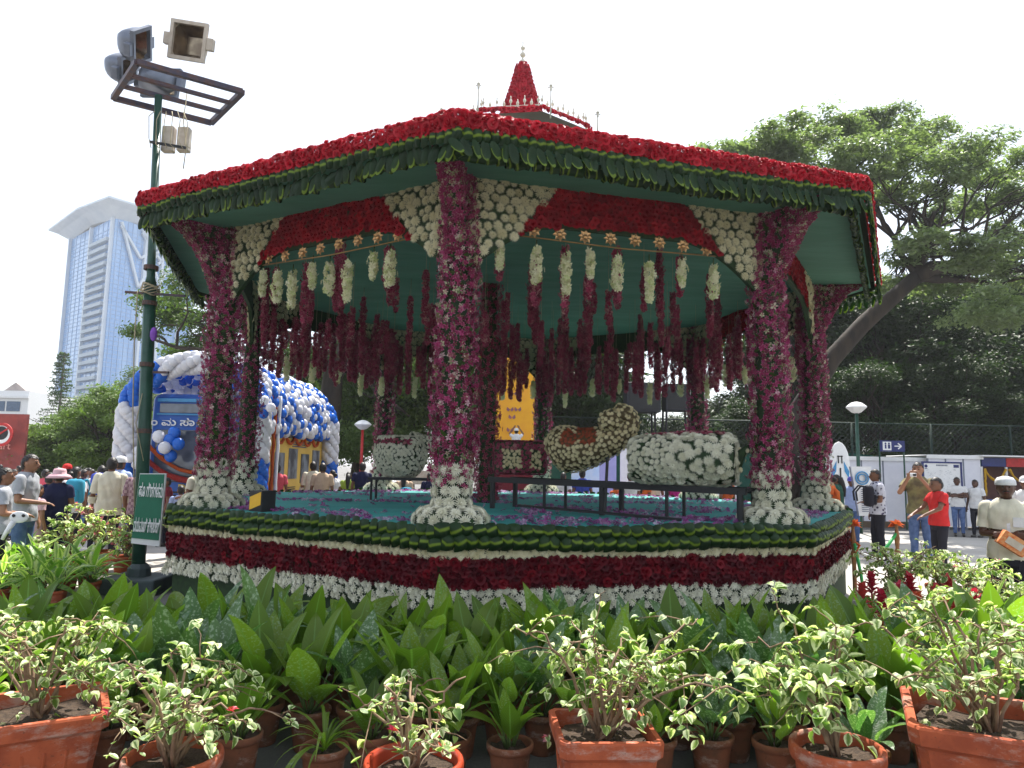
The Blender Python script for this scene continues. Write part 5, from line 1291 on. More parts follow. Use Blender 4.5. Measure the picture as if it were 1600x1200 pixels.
# balloons
TBl = MB(); lathe(TBl, [(0, -.58), (.12, -.53), (.30, -.36), (.45, -.1), (.5, .12), (.44, .34), (.28, .46), (0, .5)], 10)
def balloon_thing(name, label, origin, lst):
    t = thing(name, label, 'balloons', origin)
    for mt, nm in ((M_white_balloon, 'white_balloon'), (M_blue_balloon, 'blue_balloon')):
        Ms = [np.array(Matrix.Translation(Vector(p) - Vector(origin)) @ Vector(d).to_track_quat('Z', 'X').to_matrix().to_4x4() @ Matrix.Diagonal((s, s, s, 1))) for p, d, s, w in lst if w == (mt is M_white_balloon)]
        if Ms: P_ = Pieces(origin); P_.add(nm, TBl, mt, np.array(Ms), t); P_.flush()
r = random.Random(12)
def arch(y, lab):
    L_ = []; 
    for i in range(96):
        s = i / 95; 
        if s < .32: x, z, n = -1, s / .32 * 2.55, Vector((-1, 0, 0))
        elif s > .68: x, z, n = 1, (1 - s) / .32 * 2.55, Vector((1, 0, 0))
        else: a = PI * (s - .32) / .36; x, z, n = -math.cos(a), 2.55 + 1.12 * math.sin(a), Vector((-math.cos(a), 0, math.sin(a)))
        c = Vector((BX + x * 1.45, y, z))
        white = 1.6 < z < 2.75 or (z > 3.5)
        for q in range(4):
            a = q * PI / 2 + i * .4; tng = n.cross(Vector((0, 1, 0))); o_ = n * math.cos(a) * .14 + Vector((0, 1, 0)) * math.sin(a) * .14; L_.append((c + o_, o_ + Vector((r.uniform(-.05, .05), 0, .02)), .25 * r.uniform(.9, 1.08), white))
    balloon_thing('balloon_arch', lab, (BX, y, 0), L_)
arch(BY - .35, 'balloon arch of blue and white balloons in front of the bus'); arch(BY + 5.9, 'balloon arch with a blue and white column at the rear of the bus')
L_ = []
for iy in range(26):
    for ia in range(24):
        a = -1.2 + 3.0 * ia / 23 + (.06 if iy % 2 else 0); y = BY + .1 + iy * .23; x = math.copysign(abs(math.sin(a)) ** .8, a) * 1.42; z = 2.62 + 1.22 * math.copysign(abs(math.cos(a)) ** .75, math.cos(a)) * (1 if math.cos(a) > 0 else .6)
        c = Vector((BX + x, y, z)) + Vector((r.uniform(-.05, .05), r.uniform(-.06, .06), r.uniform(-.05, .05))); L_.append((c, Vector((math.sin(a) + r.uniform(-.3, .3), r.uniform(-.4, .4), max(.1, math.cos(a)))), .235 * r.uniform(.88, 1.1), r.random() < .58))
balloon_thing('balloon_canopy', 'arched canopy of mixed blue and white balloons over the bus roof', (BX, BY, 0), L_)
L_ = [(Vector((BX - .42 + dx, BY - .42 + dy, 1.98 + dz)), Vector((dx, -1, dz)), .27, w) for dx, dz, dy, w in ((-.22, .12, -.1, True), (-.05, -.10, -.15, True), (.06, .2, 0, False), (.2, -.02, -.08, False), (.02, -.26, 0, False), (-.18, -.12, .05, False), (.0, .06, -.05, False))]
balloon_thing('balloon_cluster', 'small cluster of blue and white balloons on the bus windscreen', (BX, BY, 0), L_)
c = U(215, 716, 15.4); L_ = [(c + Vector((dx, 0, dz)), Vector((dx, -.5, dz)), .21, True) for dx, dz in ((0, .15), (-.14, 0), (.14, 0), (0, -.13), (.02, .01))]
balloon_thing('balloon_flower', 'flower-shaped knot of white balloons left of the bus', tuple(c), L_)
c = U(413, 637, 15.4); L_ = [(c + Vector((dx, 0, dz)), Vector((dx, -.5, dz)), .22, w) for dx, dz, w in ((0, .15, True), (-.14, 0, False), (.14, 0, True), (0, -.13, False))]
balloon_thing('balloon_knot', 'small knot of blue and white balloons beside the flower strings', tuple(c), L_)

for o in list(col.objects):
    if o.parent is None and (o.name.startswith('balloon_') and o.name[8:] != 'flower' or o.name.startswith(('city_bus', 'marigold', 'poster'))) and o.location.z < .1: o.scale = (1, 1, 1.055)
# ================================================================= fence, stalls and signs beyond
fy = 27.0; f0, f1 = U(835, 700, fy).x, 27.0
M_fence = mat('dark_fence_paint', (.008, .03, .022), rough=.6)
fen = thing('net_fence', 'dark green netted fence with chain-link top behind the stalls', 'fence', (f0, fy, 0)); Lf_ = f1 - f0
nb = MB(); V = []; nx = 160
for j in range(4):
    for i in range(nx): x = Lf_ * i / (nx - 1); sag = .09 * abs(math.sin(x * PI / 3)) if j == 3 else 0; V.append((x, .05 * math.sin(x * 5 + j), .1 + j * .80 - sag * 1.3))
nb.add(V, grid_faces(nx, 4)); nb.obj('net', M_net, fen)
for i in range(int(Lf_ / 3) + 1): part('post', lambda b: tube(b, [(i * 3, -.05, 0), (i * 3, -.05, 3.65)], .045, 8), M_fence, fen, True)
ch = MB()
for i in range(int(Lf_ / .22)):
    for sg_ in (-1, 1): x = i * .22; strip(ch, (x if sg_ > 0 else x + 1.1, 0, 2.5), (x + 1.1 if sg_ > 0 else x, 0, 3.6),   .009, .009, up=(0, -1, 0))
stuff(ch.obj('chain_link', mat('fence_wire', (.035, .05, .048), rough=.6, metal=.3), fen, smooth=False))
part('top_rail', lambda b: tube(b, [(0, -.05, 3.63), (Lf_, -.05, 3.63)], .025, 6), M_fence, fen, True)
# white panelled stall wall
def stall(px0, px1, d, ztop, label, n):
    x0, x1 = U(px0, 720, d).x, U(px1, 720, d).x; t = thing('exhibition_stall', label, 'stall', (x0, d, 0)); w = (x1 - x0) / n
    for k in range(n):
        part('panel', lambda b: box(b, ((k + .5) * w, 0, ztop / 2 + .04), (w - .05, .04, ztop - .12)), M_white, t)
        part('post', lambda b: box(b, (k * w, 0, ztop / 2), (.04, .06, ztop)), M_lamp_g, t)
    part('valance', lambda b: (box(b, ((x1 - x0) / 2, -.06, ztop - .03), (x1 - x0 + .1, .05, .12)), box(b, ((x1 - x0) / 2, 1.2, ztop + .02), (x1 - x0 + .1, 2.5, .03))), M_whitep, t); return t, x0, x1
stall(1278, 1446, 23.5, 2.25, 'white panelled exhibition stall behind the surfboard and the banner', 5)
part('skirting', lambda b: None if False else box(b, (1.75, -.1, .1), (3.6, .15, .2)), mat('brown_base', (.12, .08, .05)), bpy.data.objects['exhibition_stall'])
s2, x0, x1 = stall(1449, 1532, 23.2, 2.35, 'white panelled wall behind the two young men in white T-shirts', 3)
xa, xb = U(1532, 720, 23.2).x, U(1680, 720, 23.2).x
s3 = thing('garlanded_stall', 'stall with red and blue fascia and yellow garlands at the right edge', 'stall', (xa, 23.2, 0)); s3.scale = (1, 1, 1.09)
w3 = (xb - xa) / 3
for k in range(3):
    part('fascia_board', lambda b: box(b, ((k + .5) * w3 * .78, -.02, 2.0), (w3 * .78 - .02, .05, .26)), (M_navy, M_red, M_navy)[k], s3)
    part('post', lambda b: box(b, (k * w3 * .78, -.02, .93), (.06, .06, 1.86)), M_whitep, s3)
    part('garland', lambda b: swag(b, (k * w3 * .78 + .05, -.1, 1.8), ((k + 1) * w3 * .78 - .05, -.1, 1.8), .34, .035), M_marigold, s3, True)
part('garland', lambda b: swag(b, (.06, -.1, 1.8), (.06, -.1, 1.0), 0, .03), M_marigold, s3, True)
part('back_wall', lambda b: box(b, ((xb - xa) / 2, .5, .95), (xb - xa, .05, 1.9)), mat('brown_drape', (.10, .035, .025), (.07, .02, .02), 3), s3)
part('counter', lambda b: box(b, (.5, .1, .45), (.8, .4, .9)), M_blue, s3)
part('roof_sheet', lambda b: box(b, ((xb - xa) / 2, 1, 2.18), (xb - xa + .2, 2.5, .04)), M_whitep, s3)
# whiteboard
q0, q1_ = U(1441, 722, 22.3), U(1504, 788, 22.3); wbd = thing('display_board', 'large white display board with navy frame behind the boy in red', 'board', ((q0.x + q1_.x) / 2, 22.3, 0)); ww, zz0, zz1 = q1_.x - q0.x, q1_.z, q0.z
part('board', lambda b: box(b, (0, 0, (zz0 + zz1) / 2), (ww, .03, zz1 - zz0)), M_whitep, wbd)
def fr(b):
    for sz in (zz0, zz1): box(b, (0, -.01, sz), (ww + .06, .05, .05))
    for sx in (-ww / 2, ww / 2): box(b, (sx, -.012, (zz0 + zz1) / 2), (.05, .05, zz1 - zz0))
part('frame', fr, M_navy, wbd)
for sx in (-.5, .5): part('leg', lambda b: tube(b, [(sx, .1, 0), (sx, .05, zz0)], .02, 6), M_navy, wbd)
part('emblem', lambda b: (discf(b, .05, -.02, -ww / 2 + .1, zz1 - .12), box(b, (-ww / 2 + .1, -.02, zz1 - .2), (.08, .005, .02))), M_navy, wbd)
part('logo_block', lambda b: box(b, (ww / 2 - .15, -.02, zz1 - .11), (.16, .01, .09)), M_navy, wbd)
part('heading', lambda b: [box(b, (-.16 + k * .045, -.02, zz1 - .09), (.03, .01, .045)) for k in range(8)], M_lamp_g, wbd)
def sigs(b):
    rr = random.Random(3)
    for k in range(90): x, z = rr.uniform(-ww / 2 + .1, ww / 2 - .1), rr.uniform(zz0 + .08, zz1 - .2); strip(b, (x, -.018, z), (x + rr.uniform(.03, .08), -.018, z + rr.uniform(-.03, .03)), .005, .003, up=(0, -1, 0))
stuff(part('scribbles', sigs, M_lamp_g, wbd))
# surfboard, upright
q = U(1311, 790, 20.5); zt_ = U(1308, 690, 20.5).z; sbd = thing('surfboard', 'white surfboard with blue and black markings standing upright right of the pavilion', 'surfboard', (q.x + .05, 20.5, 0), 0)
V = []; n = 16
for j in range(13):
    t_ = j / 12; z = .1 + (zt_ - .1) * t_; t_ = 1 - (1 - t_) ** 1.6; z = .1 + (zt_ - .1) * t_; w = .30 * (math.sqrt(max(0, 1 - ((t_ - .72) / .28) ** 2)) if t_ > .72 else 1) * (.75 + .25 * min(1, t_ * 3))
    for i in range(n): a = 2 * PI * i / n; V.append((math.cos(a) * max(w, .01), math.sin(a) * .04, z))
part('board', lambda b: b.add(V, grid_faces(n, 13, True)), M_whitep, sbd, True)
zz = zt_
part('marking', lambda b: [strip(b, (sx, -.052, zz - .62), (sx, -.052, zz - .40), .03, .01, up=(0, -1, 0)) for sx in (-.05, .05)] + [strip(b, (-.08, -.052, zz - .42), (.08, -.052, zz - .42), .03, .01, up=(0, -1, 0)), strip(b, (0, -.052, zz - 1.05), (0, -.052, zz - .75), .04, .01, up=(0, -1, 0))], M_black, sbd)
part('blue_marking', lambda b: [b.add([(sx * .10, -.05, zz - .55), (sx * .26, -.05, zz - .85), (sx * .24, -.05, zz - 1.05), (sx * .12, -.05, zz - .85)], [(0, 1, 2), (0, 2, 3)]) for sx in (-1, 1)], M_sky_blue, sbd)
# standing banner
P4 = [U(1343, 806, 16.5), U(1363, 806, 16.5), U(1361, 729, 16.5), U(1330, 729, 16.5)]; bo_ = Vector((P4[0].x, 16.5, 0))
bn = thing('standing_banner', 'white standing banner with a round blue emblem beside the boy with the backpack', 'banner', bo_)
part('sheet', lambda b: quadslab(b, [p - bo_ for p in P4], .015), M_whitep, bn)
ec = U(1347, 747, 16.48) - bo_; em_ = part('emblem', lambda b: (ringf(b, .13, .155, 0), ringf(b, .075, .10, 0)), M_sky_blue, bn); em_.location = (ec.x, ec.y - .02, ec.z)
part('text_lines', lambda b: [strip(b, U(1345 + (k * .8) * .25, 765 + k * 3.1, 16.47) - bo_, U(1359, 765 + k * 3.1, 16.47) - bo_, .018, .004, up=(0, -1, 0)) for k in range(12)], M_lamp_g, bn)
part('stay', lambda b: strip(b, P4[3] - bo_ + Vector((-.02, .03, 0)), P4[0] - bo_ + Vector((-.02, .03, 0)), .03, .02), M_lamp_g, bn)
# globe lamps
def park_lamp(px, py, d, label, pm):
    q = U(px, py, d); t = thing('park_lamp', label, 'lamp post', (q.x, d, 0), 0, 'white topped park lamps')
    part('post', lambda b: tube(b, [(0, 0, 0), (0, 0, q.z - .1)], [.06, .045], 10), pm, t, True)
    part('shade', lambda b: lathe(b, [(.06, -.17), (.14, -.14), (.30, .0), (.30, .03), (.16, .14), (.05, .17), (0, .17)], 8, (0, 0, q.z)), M_whitep, t)
park_lamp(1338, 637, 21, 'white faceted park lamp on dark green post right of the pavilion', M_steel_g); park_lamp(567, 664, 25, 'white faceted park lamp on red post seen left of the rear pillar', M_red)
# blue arrow sign
q0 = U(1394, 697, 22.8); ar = thing('arrow_sign', 'navy sign with a white arrow pointing right above the stalls', 'sign', (q0.x, 22.8, 0))
w = 38 * 22.8 / F; h = 17 * 22.8 / F
part('panel', lambda b: box(b, (0, 0, q0.z), (w, .05, h)), M_navy, ar)
for sx in (-w / 2, w / 2): part('post', lambda b: tube(b, [(sx, .05, 0), (sx, .05, q0.z + h / 2)], .025, 6), M_steel_g, ar)
part('arrow', lambda b: (strip(b, (.06, -.03, q0.z), (.27, -.03, q0.z), .035, .01, up=(0, -1, 0)), strip(b, (.17, -.032, q0.z + .09), (.28, -.032, q0.z), .035, .01, up=(0, -1, 0)), strip(b, (.17, -.034, q0.z - .09), (.28, -.034, q0.z), .035, .01, up=(0, -1, 0))), M_whitep, ar)
part('pictogram', lambda b: box(b, (-.18, -.03, q0.z), (.27, .012, .27)), M_whitep, ar); part('figure', lambda b: (discf(b, .03, -.04, -.23, q0.z + .08), box(b, (-.23, -.04, q0.z - .02), (.05, .006, .13)), discf(b, .03, -.04, -.12, q0.z + .08), box(b, (-.12, -.04, q0.z - .02), (.07, .006, .13))), M_navy, ar)
# posts with tricolour ribbon
pr = []
for i, px in enumerate((1331, 1399)):
    q = G(px, 838 if i else 845, 0); q = U(px, 780, 10.2 + i * .3); t = thing('carved_post', 'thin wooden post topped with orange flowers, %s of the ribbon fence' % ('left' if i == 0 else 'right'), 'post', (q.x, q.y, 0)); pr.append(Vector((q.x, q.y, 0)))
    part('shaft', lambda b: lathe(b, [(.03, 0), (.03, .5), (.045, .6), (.025, .66), (.04, .8), (.02, .95), (.03, 1.0), (0, 1.02)], 8), mat('carved_wood', (.30, .14, .05), (.2, .08, .03), 15) if i == 0 else bpy.data.materials['carved_wood'], t)
    Fm = [np.array(dirmat(Vector((0, 0, .98)), Vector((random.uniform(-1, 1), random.uniform(-1, 1), random.uniform(0, 1.4))), Vector((random.uniform(-1, 1), random.uniform(-1, 1), 1)), (.13,) * 3)) for _ in range(12)]
    mb = MB(); mb.inst(BR, np.array(Fm)); mb.obj('bouquet', M_orange, t)
rbn = thing('ribbon', 'orange, white and green ribbon draped between two flower-topped posts', 'ribbon', pr[0])
dv = pr[1] - pr[0]
part('white_ribbon', lambda b: tube(b, [Vector((0, 0, .72)), dv * .2 + Vector((0, 0, .60)), dv * .45 + Vector((0, -.1, .52)), dv * .6 + Vector((0, -.1, .54))], .018, 6), M_whitep, rbn, True)
part('green_ribbon', lambda b: (tube(b, [Vector((0, -.03, .75)), Vector((.08, -.03, .3)), Vector((.10, -.03, .1))], .022, 6), tube(b, [dv * .52 + Vector((0, 0, .50)), dv * .8 + Vector((0, 0, .72)), dv + Vector((0, 0, .88))], .022, 6)), mat('bright_green', (.04, .42, .10)), rbn, True)
part('orange_ribbon', lambda b: tube(b, [Vector((-.05, 0, .8)), Vector((.07, -.03, .72)), Vector((.0, -.04, .62))], .02, 6), M_orange, rbn, True)
# yellow backdrop, dark tanks, centre banners
q0, q1_ = U(765, 700, 24), U(834, 700, 24); zt_ = U(800, 530, 24).z
yb = thing('yellow_backdrop', 'tall yellow backdrop with butterflies seen through the middle of the pavilion', 'backdrop', ((q0.x + q1_.x) / 2, 24, 0)); part('sheet', lambda b: box(b, (0, 0, zt_ / 2), (q1_.x - q0.x, .1, zt_)), mat('backdrop_yellow', (.85, .42, .02), (.8, .36, .02), 2, .6), yb)
M_bf = mat('butterfly_print', (.35, .12, .14), (.15, .08, .12), 9)
for px, py in ((803, 615), (797, 640), (809, 640), (800, 652), (797, 672)):
    q = U(px, py, 23.9) - Vector(((q0.x + q1_.x) / 2, 24, 0))
    part('butterfly', lambda b: [b.add([(q.x, q.y, q.z), (q.x + sx * .10, q.y - .03, q.z + .09), (q.x + sx * .12, q.y - .03, q.z - .01), (q.x + sx * .06, q.y - .02, q.z - .07)], [(0, 1, 2), (0, 2, 3)]) for sx in (-1, 1)], M_bf, yb)
for i, (px, w_, h_) in enumerate(((1003, 53, 46), (1056, 38, 42))):
    q = U(px, 622, 25.5); t = thing('loudspeaker_stack', 'black loudspeaker box on a tall stand, %s of the two beyond the pavilion' % ('left' if i == 0 else 'right'), 'loudspeaker', (q.x, 25.5, 0))
    part('cabinet', lambda b: box(b, (0, 0, q.z), (w_ * 25.5 / F, .8, h_ * 25.5 / F), r=.03), mat('speaker_black', (.02, .022, .03), rough=.6) if i == 0 else bpy.data.materials['speaker_black'], t)
    part('grille', lambda b: box(b, (0, -.41, q.z), (w_ * 25.5 / F * .85, .03, h_ * 25.5 / F * .85), r=.005), M_black, t)
    part('stand', lambda b: [tube(b, [(sx, sy, 0), (sx * .8, sy, q.z - .4)], .04, 6) for sx in (-.5, .5) for sy in (-.3, .3)], M_black, t)
for i, (px, wv, py, d, mt, lb) in enumerate(((950, 26, 684, 22, mat('lavender_cloth', (.42, .42, .78), (.35, .35, .7), 2, .6), 'lavender standing banner seen under the curl-necked instrument'), (978, 18, 684, 22.5, M_whitep, 'white pointed banner right of the lavender one'), (915, 44, 708, 23, mat('pale_blue_board', (.45, .62, .8), (.6, .7, .8), 2, .5), 'pale blue board left of the lavender banner'), (1090, 120, 706, 23.8, M_white, 'white stall wall behind the big white drum'))):
    q = U(px, py, d); w_ = wv * d / F; t = thing('banner' if i < 3 else 'stall_wall', lb, 'banner' if i < 3 else 'wall', (q.x, d, 0)); part('sheet', lambda b: box(b, (0, 0, q.z / 2), (w_, .08, q.z), r=.02), mt, t)
# long green barrier cloth at the rear right of the deck region is part of the fence; low table stalls left of centre
for i, (px, d) in enumerate(((600, 22), (665, 21.5))):
    q = U(px, 700, d); t = thing('food_cart', 'dark wooden counter with shelves behind the visitors, %s one' % ('left' if i == 0 else 'right'), 'counter', (q.x, d, 0))
    part('counter', lambda b: box(b, (0, 0, .5), (1.3, .6, 1.0), r=.01), mat('dark_wood', (.08, .05, .04)) if i == 0 else bpy.data.materials['dark_wood'], t); part('sign_panel', lambda b: box(b, (0, -.3, 1.35), (.7, .04, .4)), M_lamp_c, t)
    part('post', lambda b: [tube(b, [(sx, 0, 1.0), (sx, 0, 1.9)], .025, 6) for sx in (-.6, .6)], M_black, t)
# ================================================================= people
M_skin = [mat('brown_skin', (.20, .09, .05), (.17, .075, .042), 6, .5), mat('dark_brown_skin', (.10, .045, .028), (.085, .038, .022), 6, .5), mat('light_brown_skin', (.34, .17, .10), (.30, .145, .085), 6, .5)]
M_hair = mat('black_hair', (.012, .010, .010), (.02, .016, .014), 30, .5, bump=.4); M_grey_hair = mat('grey_hair', (.45, .43, .42), (.35, .33, .32), 30, .6); M_eye = mat('eye_dark', (.02, .015, .012), rough=.2)
M_shoe = mat('dark_shoe', (.03, .025, .02), rough=.5)
CLOTH = {}
def cloth(name, c, c2=None, sc=6, check=None):
    if name in CLOTH: return CLOTH[name]
    m, nt = newmat(name); n = noise(nt, sc, 3); co = MIX(nt, sstep(nt, n, .35, .65), c, c2 or tuple(v * .85 for v in c))
    if check:
        tc = ND(nt, 'ShaderNodeTexCoord'); ck = ND(nt, 'ShaderNodeTexVoronoi' if check[1] == 'v' else 'ShaderNodeTexChecker', {'Vector': tc.outputs['Object'], 'Scale': check[2]})
        if check[1] == 'v': f_ = sstep(nt, ck.outputs['Distance'], .28, .36)
        else: f_ = ck.outputs['Fac']
        co = MIX(nt, f_, check[0], co)
    wr = noise(nt, 9, 3, .5, dims=(1, 1, .5)); finish(nt, co, .8, .06, .2, bump=(wr, .5, .03)); CLOTH[name] = m; return m
def cap_mb(mb, a, b, ra, rb, n=10, flat=1.0):
    a, b = Vector(a), Vector(b); d = b - a; L = max(d.length, 1e-5); t = d / L; x = t.orthogonal().normalized(); y = t.cross(x); V = []; rings = []
    for j in range(4): an = PI / 2 * (j / 3) ; rings.append((-ra * math.cos(an), ra * math.sin(an) + 1e-4))
    for j in range(4): an = PI / 2 * (j / 3); rings.append((L + rb * math.sin(an), rb * math.cos(an) + 1e-4))
    for o, r_ in rings:
        for k in range(n): V.append(a + t * o + (x * math.cos(2 * PI * k / n) + y * math.sin(2 * PI * k / n)) * r_)
    Fc = grid_faces(n, 8, True); c0 = len(V); V += [a - t * ra, b + t * rb]
    for k in range(n): Fc += [(c0, (k + 1) % n, k), (c0 + 1, 7 * n + k, 7 * n + (k + 1) % n)]
    mb.add([v[:] for v in V], Fc)
ARMS = {'down': ((.235, -.02, 1.13), (.25, .06, .88)), 'front': ((.24, .02, 1.13), (.13, .26, 1.10)), 'camera': ((.25, .20, 1.22), (.09, .33, 1.46)), 'cross': ((.25, .06, 1.16), (-.08, .20, 1.20)),
        'hip': ((.30, -.06, 1.17), (.17, .08, .98)), 'reach': ((.23, .14, 1.18), (.16, .40, 1.05)), 'up': ((.28, .10, 1.50), (.12, .22, 1.74)), 'book': ((.22, .0, 1.12), (-.02, .22, 1.12))}
def person(label, loc, H, yaw, shirt, legs, skin=0, arms=('down', 'down'), sleeve=.6, hair='short', hairm=None, hat=None, skirt=None, voxel=.013, child=False, group=None, gait=0, face=True, fat=1.0, headturn=0, longshirt=0, shawl=None):
    t = thing('person', label, 'person', (loc[0], loc[1], 0), yaw, group); s = H / 1.7; hs = 1.0 if not child else 1.18
    B = []; mb = MB()
    hipz = .90
    def bone(kind, a, b, ra, rb): B.append((kind, Vector(a), Vector(b), max(ra, rb))); cap_mb(mb, a, b, ra, rb)
    # torso loft
    prof = [(.80, .13, .10), (.86, .165, .115), (.95, .165, .115), (1.05, .145, .10), (1.15, .15, .105), (1.27, .172, .118), (1.37, .175, .105), (1.43, .13, .085), (1.47, .07, .065)]
    V = []
    for z, rx, ry in prof:
        for k in range(18):
            a = 2 * PI * k / 18; f_ = (abs(math.cos(a)) ** 2.6 + abs(math.sin(a)) ** 2.6) ** (-1 / 2.6); g = fat if z < 1.3 else 1 + (fat - 1) * .4
            V.append((math.cos(a) * f_ * rx * g, math.sin(a) * f_ * ry * g + (.012 * (fat > 1.02)), z))
    Fc = grid_faces(18, len(prof), True); c0 = len(V); V += [(0, 0, .79), (0, 0, 1.48)]
    for k in range(18): Fc += [(c0, (k + 1) % 18, k), (c0 + 1, (len(prof) - 1) * 18 + k, (len(prof) - 1) * 18 + (k + 1) % 18)]
    mb.add(V, Fc); B.append(('torso', Vector((0, 0, .86)), Vector((0, 0, 1.40)), .16))
    bone('neck', (0, 0, 1.42), (0, .012, 1.53), .058, .052)
    hc = Vector((0, .022, 1.60))
    sphere(mb, hc, (.076 * hs, .094 * hs, .112 * hs), 18, 14); sphere(mb, hc + Vector((0, .035, -.055)), (.052 * hs, .06 * hs, .058 * hs), 12, 9)
    cap_mb(mb, hc + Vector((0, .09 * hs, .012)), hc + Vector((0, .112 * hs, -.022)), .009, .015, 8)
    for sx in (-1, 1): sphere(mb, hc + Vector((sx * .078 * hs, -.005, -.005)), (.013, .022, .032), 8, 6); sphere(mb, hc + Vector((sx * .028, .083 * hs, .022)), (.022, .014, .009), 8, 5)
    sphere(mb, hc + Vector((0, .095 * hs, -.048)), (.024, .012, .010), 8, 6)
    B.append(('head', hc + Vector((0, 0, -.05)), hc + Vector((0, 0, .05)), .09))
    for sx, ar in ((-1, arms[0]), (1, arms[1])):
        sh = Vector((sx * .178, 0, 1.395)); el, wr = ARMS[ar]; el = Vector((sx * el[0], el[1], el[2])); wr = Vector((sx * wr[0], wr[1], wr[2] + (.03 * sx if ar == 'cross' else 0)))
        bone('uarm', sh, el, .054, .041); bone('farm', el, wr, .040, .027)
        d = (wr - el).normalized(); hp = wr + d * .075; B.append(('hand', wr + d * .02, hp + d * .08, .03))
        side = d.cross(Vector((0, 1, 0)) if abs(d.y) < .7 else Vector((0, 0, 1))).normalized(); nrm_ = d.cross(side)
        for q in (-1, 0, 1): cap_mb(mb, wr + side * q * .012, hp + side * q * .020, .022, .017, 8)
        for q, ll in enumerate((.066, .078, .072, .056)):
            o_ = side * (q - 1.5) * .019; k1 = hp + o_ + d * ll * .55 + nrm_ * .006; cap_mb(mb, hp + o_, k1, .0095, .009, 6); cap_mb(mb, k1, k1 + d * ll * .4 + nrm_ * .022, .009, .008, 6)
        cap_mb(mb, wr + d * .02 - side * .02, wr + d * .065 - side * .052, .012, .010, 6)
    for sx in (-1, 1):
        g = gait * sx * .16; hp = Vector((sx * .088 * (1 + (fat - 1) * .5), 0, .90)); kn = Vector((sx * .095, g * .5 + .02, .49)); an = Vector((sx * .10, g, .09))
        bone('thigh', hp, kn, .088 * (1 + (fat - 1) * .5), .058); bone('calf', kn, an, .055, .036); bone('foot', an + Vector((0, -.02, -.045)), an + Vector((0, .15, -.055)), .038, .032)
    V, Fc, _, _ = mb.arr(); me = bpy.data.meshes.new('tmp'); me.from_pydata(V.tolist(), [], Fc.tolist()); o = bpy.data.objects.new('tmp', me); col.objects.link(o)
    md = o.modifiers.new('r', 'REMESH'); md.mode = 'VOXEL'; md.voxel_size = voxel; sm = o.modifiers.new('s', 'SMOOTH'); sm.iterations = 2; sm.factor = .5
    bpy.context.view_layer.update(); ev = bpy.data.meshes.new_from_object(o.evaluated_get(bpy.context.evaluated_depsgraph_get())); bpy.data.objects.remove(o)
    nv = len(ev.vertices); P = np.empty(nv * 3, np.float32); ev.vertices.foreach_get('co', P); P = P.reshape(-1, 3).astype(float); N = np.empty(nv * 3, np.float32); ev.vertices.foreach_get('normal', N); N = N.reshape(-1, 3)
    ev.calc_loop_triangles(); T_ = np.empty(len(ev.loop_triangles) * 3, np.int32); ev.loop_triangles.foreach_get('vertices', T_); T_ = T_.reshape(-1, 3)
    best = np.full(nv, 9.0); kd = np.zeros(nv, int); tt = np.zeros(nv); names = []
    for i, (k, a, b, r_) in enumerate(B):
        a_, b2 = np.array(a), np.array(b); ab = b2 - a_; q = np.clip(((P - a_) @ ab) / (ab @ ab), 0, 1); d = np.linalg.norm(P - (a_ + q[:, None] * ab), axis=1) / r_
        if k == 'torso': d = np.linalg.norm((P - (a_ + q[:, None] * ab)) / np.array([.17, .11, .16]), axis=1) * .95
        u_ = d < best; best[u_] = d[u_]; kd[u_] = i; tt[u_] = q[u_]
    kn_ = np.array([b[0] for b in B])[kd]
    bodym = MB(); bodym.add(P * s, T_); ob = bodym.obj('body', M_skin[skin], t)
    def sub(mask, off, name, mt):
        f_ = mask[T_].all(1); Tt = T_[f_]
        if not len(Tt): return
        us, inv_ = np.unique(Tt, return_inverse=True); Q = P[us] + N[us] * (off[us, None] if hasattr(off, '__len__') else off); m2 = MB(); m2.add(Q * s, inv_.reshape(-1, 3)); return m2.obj(name, mt, t)
    z = P[:, 2]; wv = .0035 * np.sin(z * 16 + P[:, 0] * 34 + 1.5 * np.sin(P[:, 0] * 21)) + .0025 * np.sin(z * 37 - P[:, 0] * 25 + P[:, 1] * 30)
    hem = .86 - longshirt
    tor = ((kn_ == 'torso') & (z > hem) | (kn_ == 'thigh') & (z > hem)) & (z < 1.475) | ((kn_ == 'neck') & (z < 1.47)) | ((kn_ == 'uarm') & (tt < min(1.0, sleeve + .0))) | ((kn_ == 'farm') & (tt < sleeve - 1.0))
    sub(tor, .020 + wv + .012 * np.clip(1.0 - np.abs(z - 1.0) * 4, 0, 1), 'shirt', shirt)
    if skirt is None: sub((kn_ == 'thigh') | ((kn_ == 'calf') & (tt < .97)) | ((kn_ == 'torso') & (z < .97)), .013 + wv * .6, 'trousers', legs)
    else:
        m2 = MB(); V = []; 
        for z_, r1 in ((1.02, .155), (.92, .185), (.7, .21), (.4, .24), (.06, .28)):
            for k in range(24): a = 2 * PI * k / 24; w_ = r1 * (1 + .06 * math.sin(a * 7) * (1.02 - z_)); V.append((math.cos(a) * w_ * s, math.sin(a) * w_ * .82 * s, z_ * s))
        m2.add(V, grid_faces(24, 5, True)); m2.obj('skirt', skirt, t)
    sub((kn_ == 'foot') | ((kn_ == 'calf') & (tt > .93)), .006, 'shoes', M_shoe)
    hm = hairm or M_hair; hl = (P - np.array(hc)) / np.array([.076, .094, .112]) / hs
